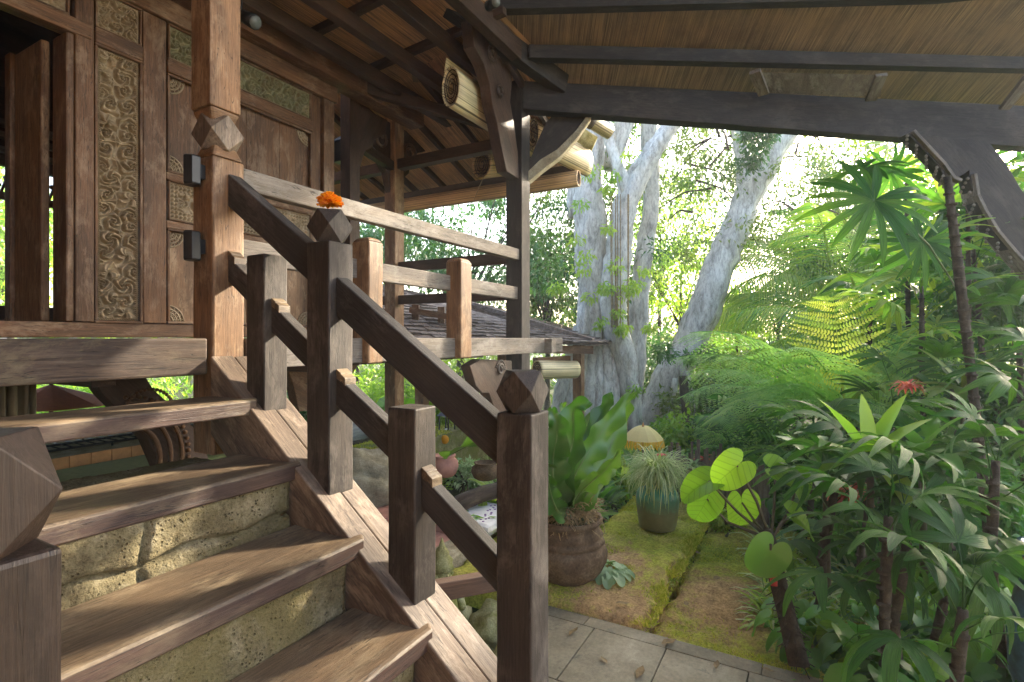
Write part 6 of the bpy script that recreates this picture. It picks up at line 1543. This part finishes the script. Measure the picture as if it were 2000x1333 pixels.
many('aroid', 12, 600, 980, 862, 905, .8, 1.3, 'leafy plant at the edge of the garden deck', 'aroid_plant', 'plant', 'leafy plants by the garden deck', 8)
# banana plants under the veranda
for (px, py, d, s, lab, sd_) in ((740, 850, 7.4, 1.0, 'banana plant with broad lit leaves below the veranda rail', 1), (800, 840, 8.0, .9, 'second banana plant, right of the broad lit one', 2)):
    c = at(px, py, d); t = thing('banana_plant', lab, 'plant', Vector((c.x, c.y, GZ - .2)))
    MB().tube([Vector((c.x, c.y, GZ - .3)), c], [.06, .04], 9).obj('stem', M['petiole'], t); rn = random.Random(sd_)
    for i in range(7):
        az = i * 2.4 + sd_; L = .85 * s; pts = [c]; an = rn.uniform(.9, 1.4)
        for k in range(7): pts.append(pts[-1] + Vector((math.cos(az) * math.cos(an), math.sin(az) * math.cos(an), math.sin(an))) * L / 7); an -= .22
        m = MB(); m.blade(pts, [.02, .07, .12, .13, .125, .11, .07, .01], UP if i % 2 else -F, .2, rn.random(), .1, 1.3); m.obj('leaf', M['heart'], t)
# bromeliads
def brom(c, label, mat, s, seed, nm='bromeliad'):
    m = MB(); rn = random.Random(seed); c = Vector(c)
    for i in range(20):
        az = i * 2.4; pit = .3 + 1.1 * (i / 20); l = s * rn.uniform(.8, 1.1); pts = [c + Vector((math.cos(az) * math.cos(pit - .8 * u * u) * l * u, math.sin(az) * math.cos(pit - .8 * u * u) * l * u, math.sin(pit - .8 * u * u) * l * u)) for u in np.linspace(0, 1, 6)]
        m.blade(pts, [s * .10, s * .14, s * .13, s * .11, s * .07, .002], UP, .3, rn.random())
    return tag(m.obj(nm, M[mat]), label, 'bromeliad')
brom(at(1374, 905, 5.2), 'red bromeliad rosette behind the heart leaves', 'redleaf', .13, 1)
brom(at(1355, 915, 5.0), 'pale grey green bromeliad next to the red one', 'broadpale', .14, 2)
brom(at(1772, 760, 3.4), 'red bromeliad flower head poking up behind the strap leaved plant', 'redleaf', .10, 3)
brom(at(1662, 975, 2.95), 'red leaved cordyline glowing among the dark palm fingers', 'redleaf', .14, 4, 'cordyline')
brom(at(1570, 1155, 3.4), 'small silvery rosette beside the mossy path', 'broadpale', .12, 5)
lg = thing('fallen_log', 'gnarled dark log with epiphytes leaning behind the green jar', 'log', onZ(1370, 960, GZ)); m = MB(); pxtube(m, [(1300, 985, 4.7, 15), (1345, 945, 4.8, 14), (1400, 925, 4.9, 12), (1440, 935, 5.0, 10)], 10, .25, 4); m.obj('wood', M['bark'], lg)
# --- ground cover and far wood
def cover(name, label, n, px0, px1, py0, py1, z0, z1, ls, mat, seed, dens=None, tv=LEAF4_V, tf=LEAF4_F):
    r_ = np.random.RandomState(seed); P = []
    A = np.stack([r_.uniform(px0, px1, n), r_.uniform(py0, py1, n)], 1)
    for x, y in A:
        q = onZ(x, y, GZ - .15); P.append((q.x, q.y, 0))
    P = np.array(P); P[:, 2] = GZ - .15 + z0 + (z1 - z0) * r_.rand(n) * (.5 + .5 * np.sin(P[:, 0] * 2.3 + seed) * np.cos(P[:, 1] * 2.1))
    k = ~((P[:, 0] < 5.25) & (P[:, 1] > -.66) & (P[:, 1] < 1.55) & (P[:, 0] > 1.0)) & ~((P[:, 0] < 3.7) & (P[:, 1] < 2.2) & (P[:, 1] > -.66)) & ~((P[:, 0] < 2.95) & (P[:, 1] < 1.3)) & ~((P[:, 0] > 2.8) & (P[:, 0] < 4.0) & (P[:, 1] > 2.1) & (P[:, 1] < 3.75)) & ~((P[:, 0] < 3.7) & (P[:, 1] > 1.2))
    P = P[k]; N = len(P); d = rvec(r_, N, .7); d[:, 2] = np.abs(d[:, 2]) * .6; nr = rvec(r_, N, .5); nr[:, 2] += 1
    return tag(scatter(name, tv, tf, P, d, nr, ls * r_.uniform(.6, 1.3, N), r_.rand(N), M[mat]), label, 'undergrowth', kind='stuff')
cover('undergrowth', 'mixed green undergrowth covering the garden beds', 26000, 1060, 2150, 860, 1333, 0, .28, .08, 'broad', 1)
cover('seedlings', 'fine light green seedlings and creeping leaves in the garden beds', 22000, 1300, 2100, 840, 1333, 0, .16, .05, 'leaf_tree', 2)
cover('lawn_weeds', 'low green weeds beyond the stair rails and under the house', 16000, -200, 1060, 780, 960, 0, .18, .07, 'leaf_lime', 3)
r_ = np.random.RandomState(77)
C_ = []
for i in range(520):
    a = r_.uniform(-.95, 1.0); d = r_.uniform(15, 30); px = 1000 + FPX * a; C_.append(list(at(px, 660 + 1.9 / d * FPX - r_.rand() ** 1.3 * (3.6 + 1.6 * math.sin(a * 9)) / d * FPX, d)))
fw = thing('far_wood', 'hazy far wood closing the view behind the garden', 'wood', at(1000, 740, 18)); fw['kind'] = 'stuff'
clumps('c', C_, 70, .95, .26, 'leaf_tree', fw, 9, oname='far_foliage')
fw2 = []
for i in range(220):
    d = r_.uniform(9, 13); px = r_.uniform(-900, 1000); fw2.append(list(at(px, 660 + 1.9 / d * FPX - r_.rand() * 1.7 / d * FPX, d)))
clumps('c', fw2, 70, .6, .16, 'leaf_lime', fw, 10, oname='hedge_foliage')

rn = random.Random(33)
for i in range(12):
    q = Vector((rn.uniform(2.95, 5.0), .80 + rn.uniform(-.03, .03), GZ - .05)); tag(inst('moss_weed', rn.choice(KIND['grassy']), orient(q, rn.uniform(0, 6), 0, 0, rn.uniform(.14, .3)), None), 'tiny weed sprouting from the seam between the two mossy slabs', 'weed', 'tiny weeds in the seam of the mossy slabs')
# a few fallen leaves
rn = random.Random(15); fl = MB(); fl.blade([(-.03, 0, 0), (-.01, 0, .004), (.015, 0, .002), (.035, 0, .008)], [.002, .014, .013, .001], UP, .25); fme, _c = fl.mesh('fallen_leaf', M['root'], False)
for i, (px, py) in enumerate([(1120, 1235), (1180, 1290), (1305, 1255), (1400, 1300), (1500, 1310), (1230, 1120), (1215, 1180), (1340, 1180), (1400, 1130), (1180, 1090), (1360, 1080), (1250, 1315)]):
    z = GZ + (.004 if py > 1200 and px < 1520 and not (px < 1250 and py < 1210) else .05 if px < 1250 or py < 1125 and px < 1300 else -.045)
    q = onZ(px, py, z + .006); o = inst('fallen_leaf', fme, orient(q, rn.uniform(0, 6.28), 0, rn.uniform(-.3, .3), rn.uniform(.8, 1.4)), None); tag(o, 'dry curled brown leaf fallen on the moss or paving', 'leaf', 'fallen leaves on the moss and paving')

# ================================================================ AIR
m, n, p = newmat('haze'); n.nodes.remove(p)
v = N_(n, 'ShaderNodeVolumePrincipled'); v.inputs['Color'].default_value = (.93, .97, 1, 1); v.inputs['Density'].default_value = .0034; v.inputs['Anisotropy'].default_value = .3
n.links.new(v.outputs[0], n.nodes['Material Output'].inputs['Volume'])
hz = MB().box(-60, 60, -60, 60, -4, 9).obj('haze', m); tag(hz, 'thin bright morning haze in the garden air', 'haze', kind='stuff')
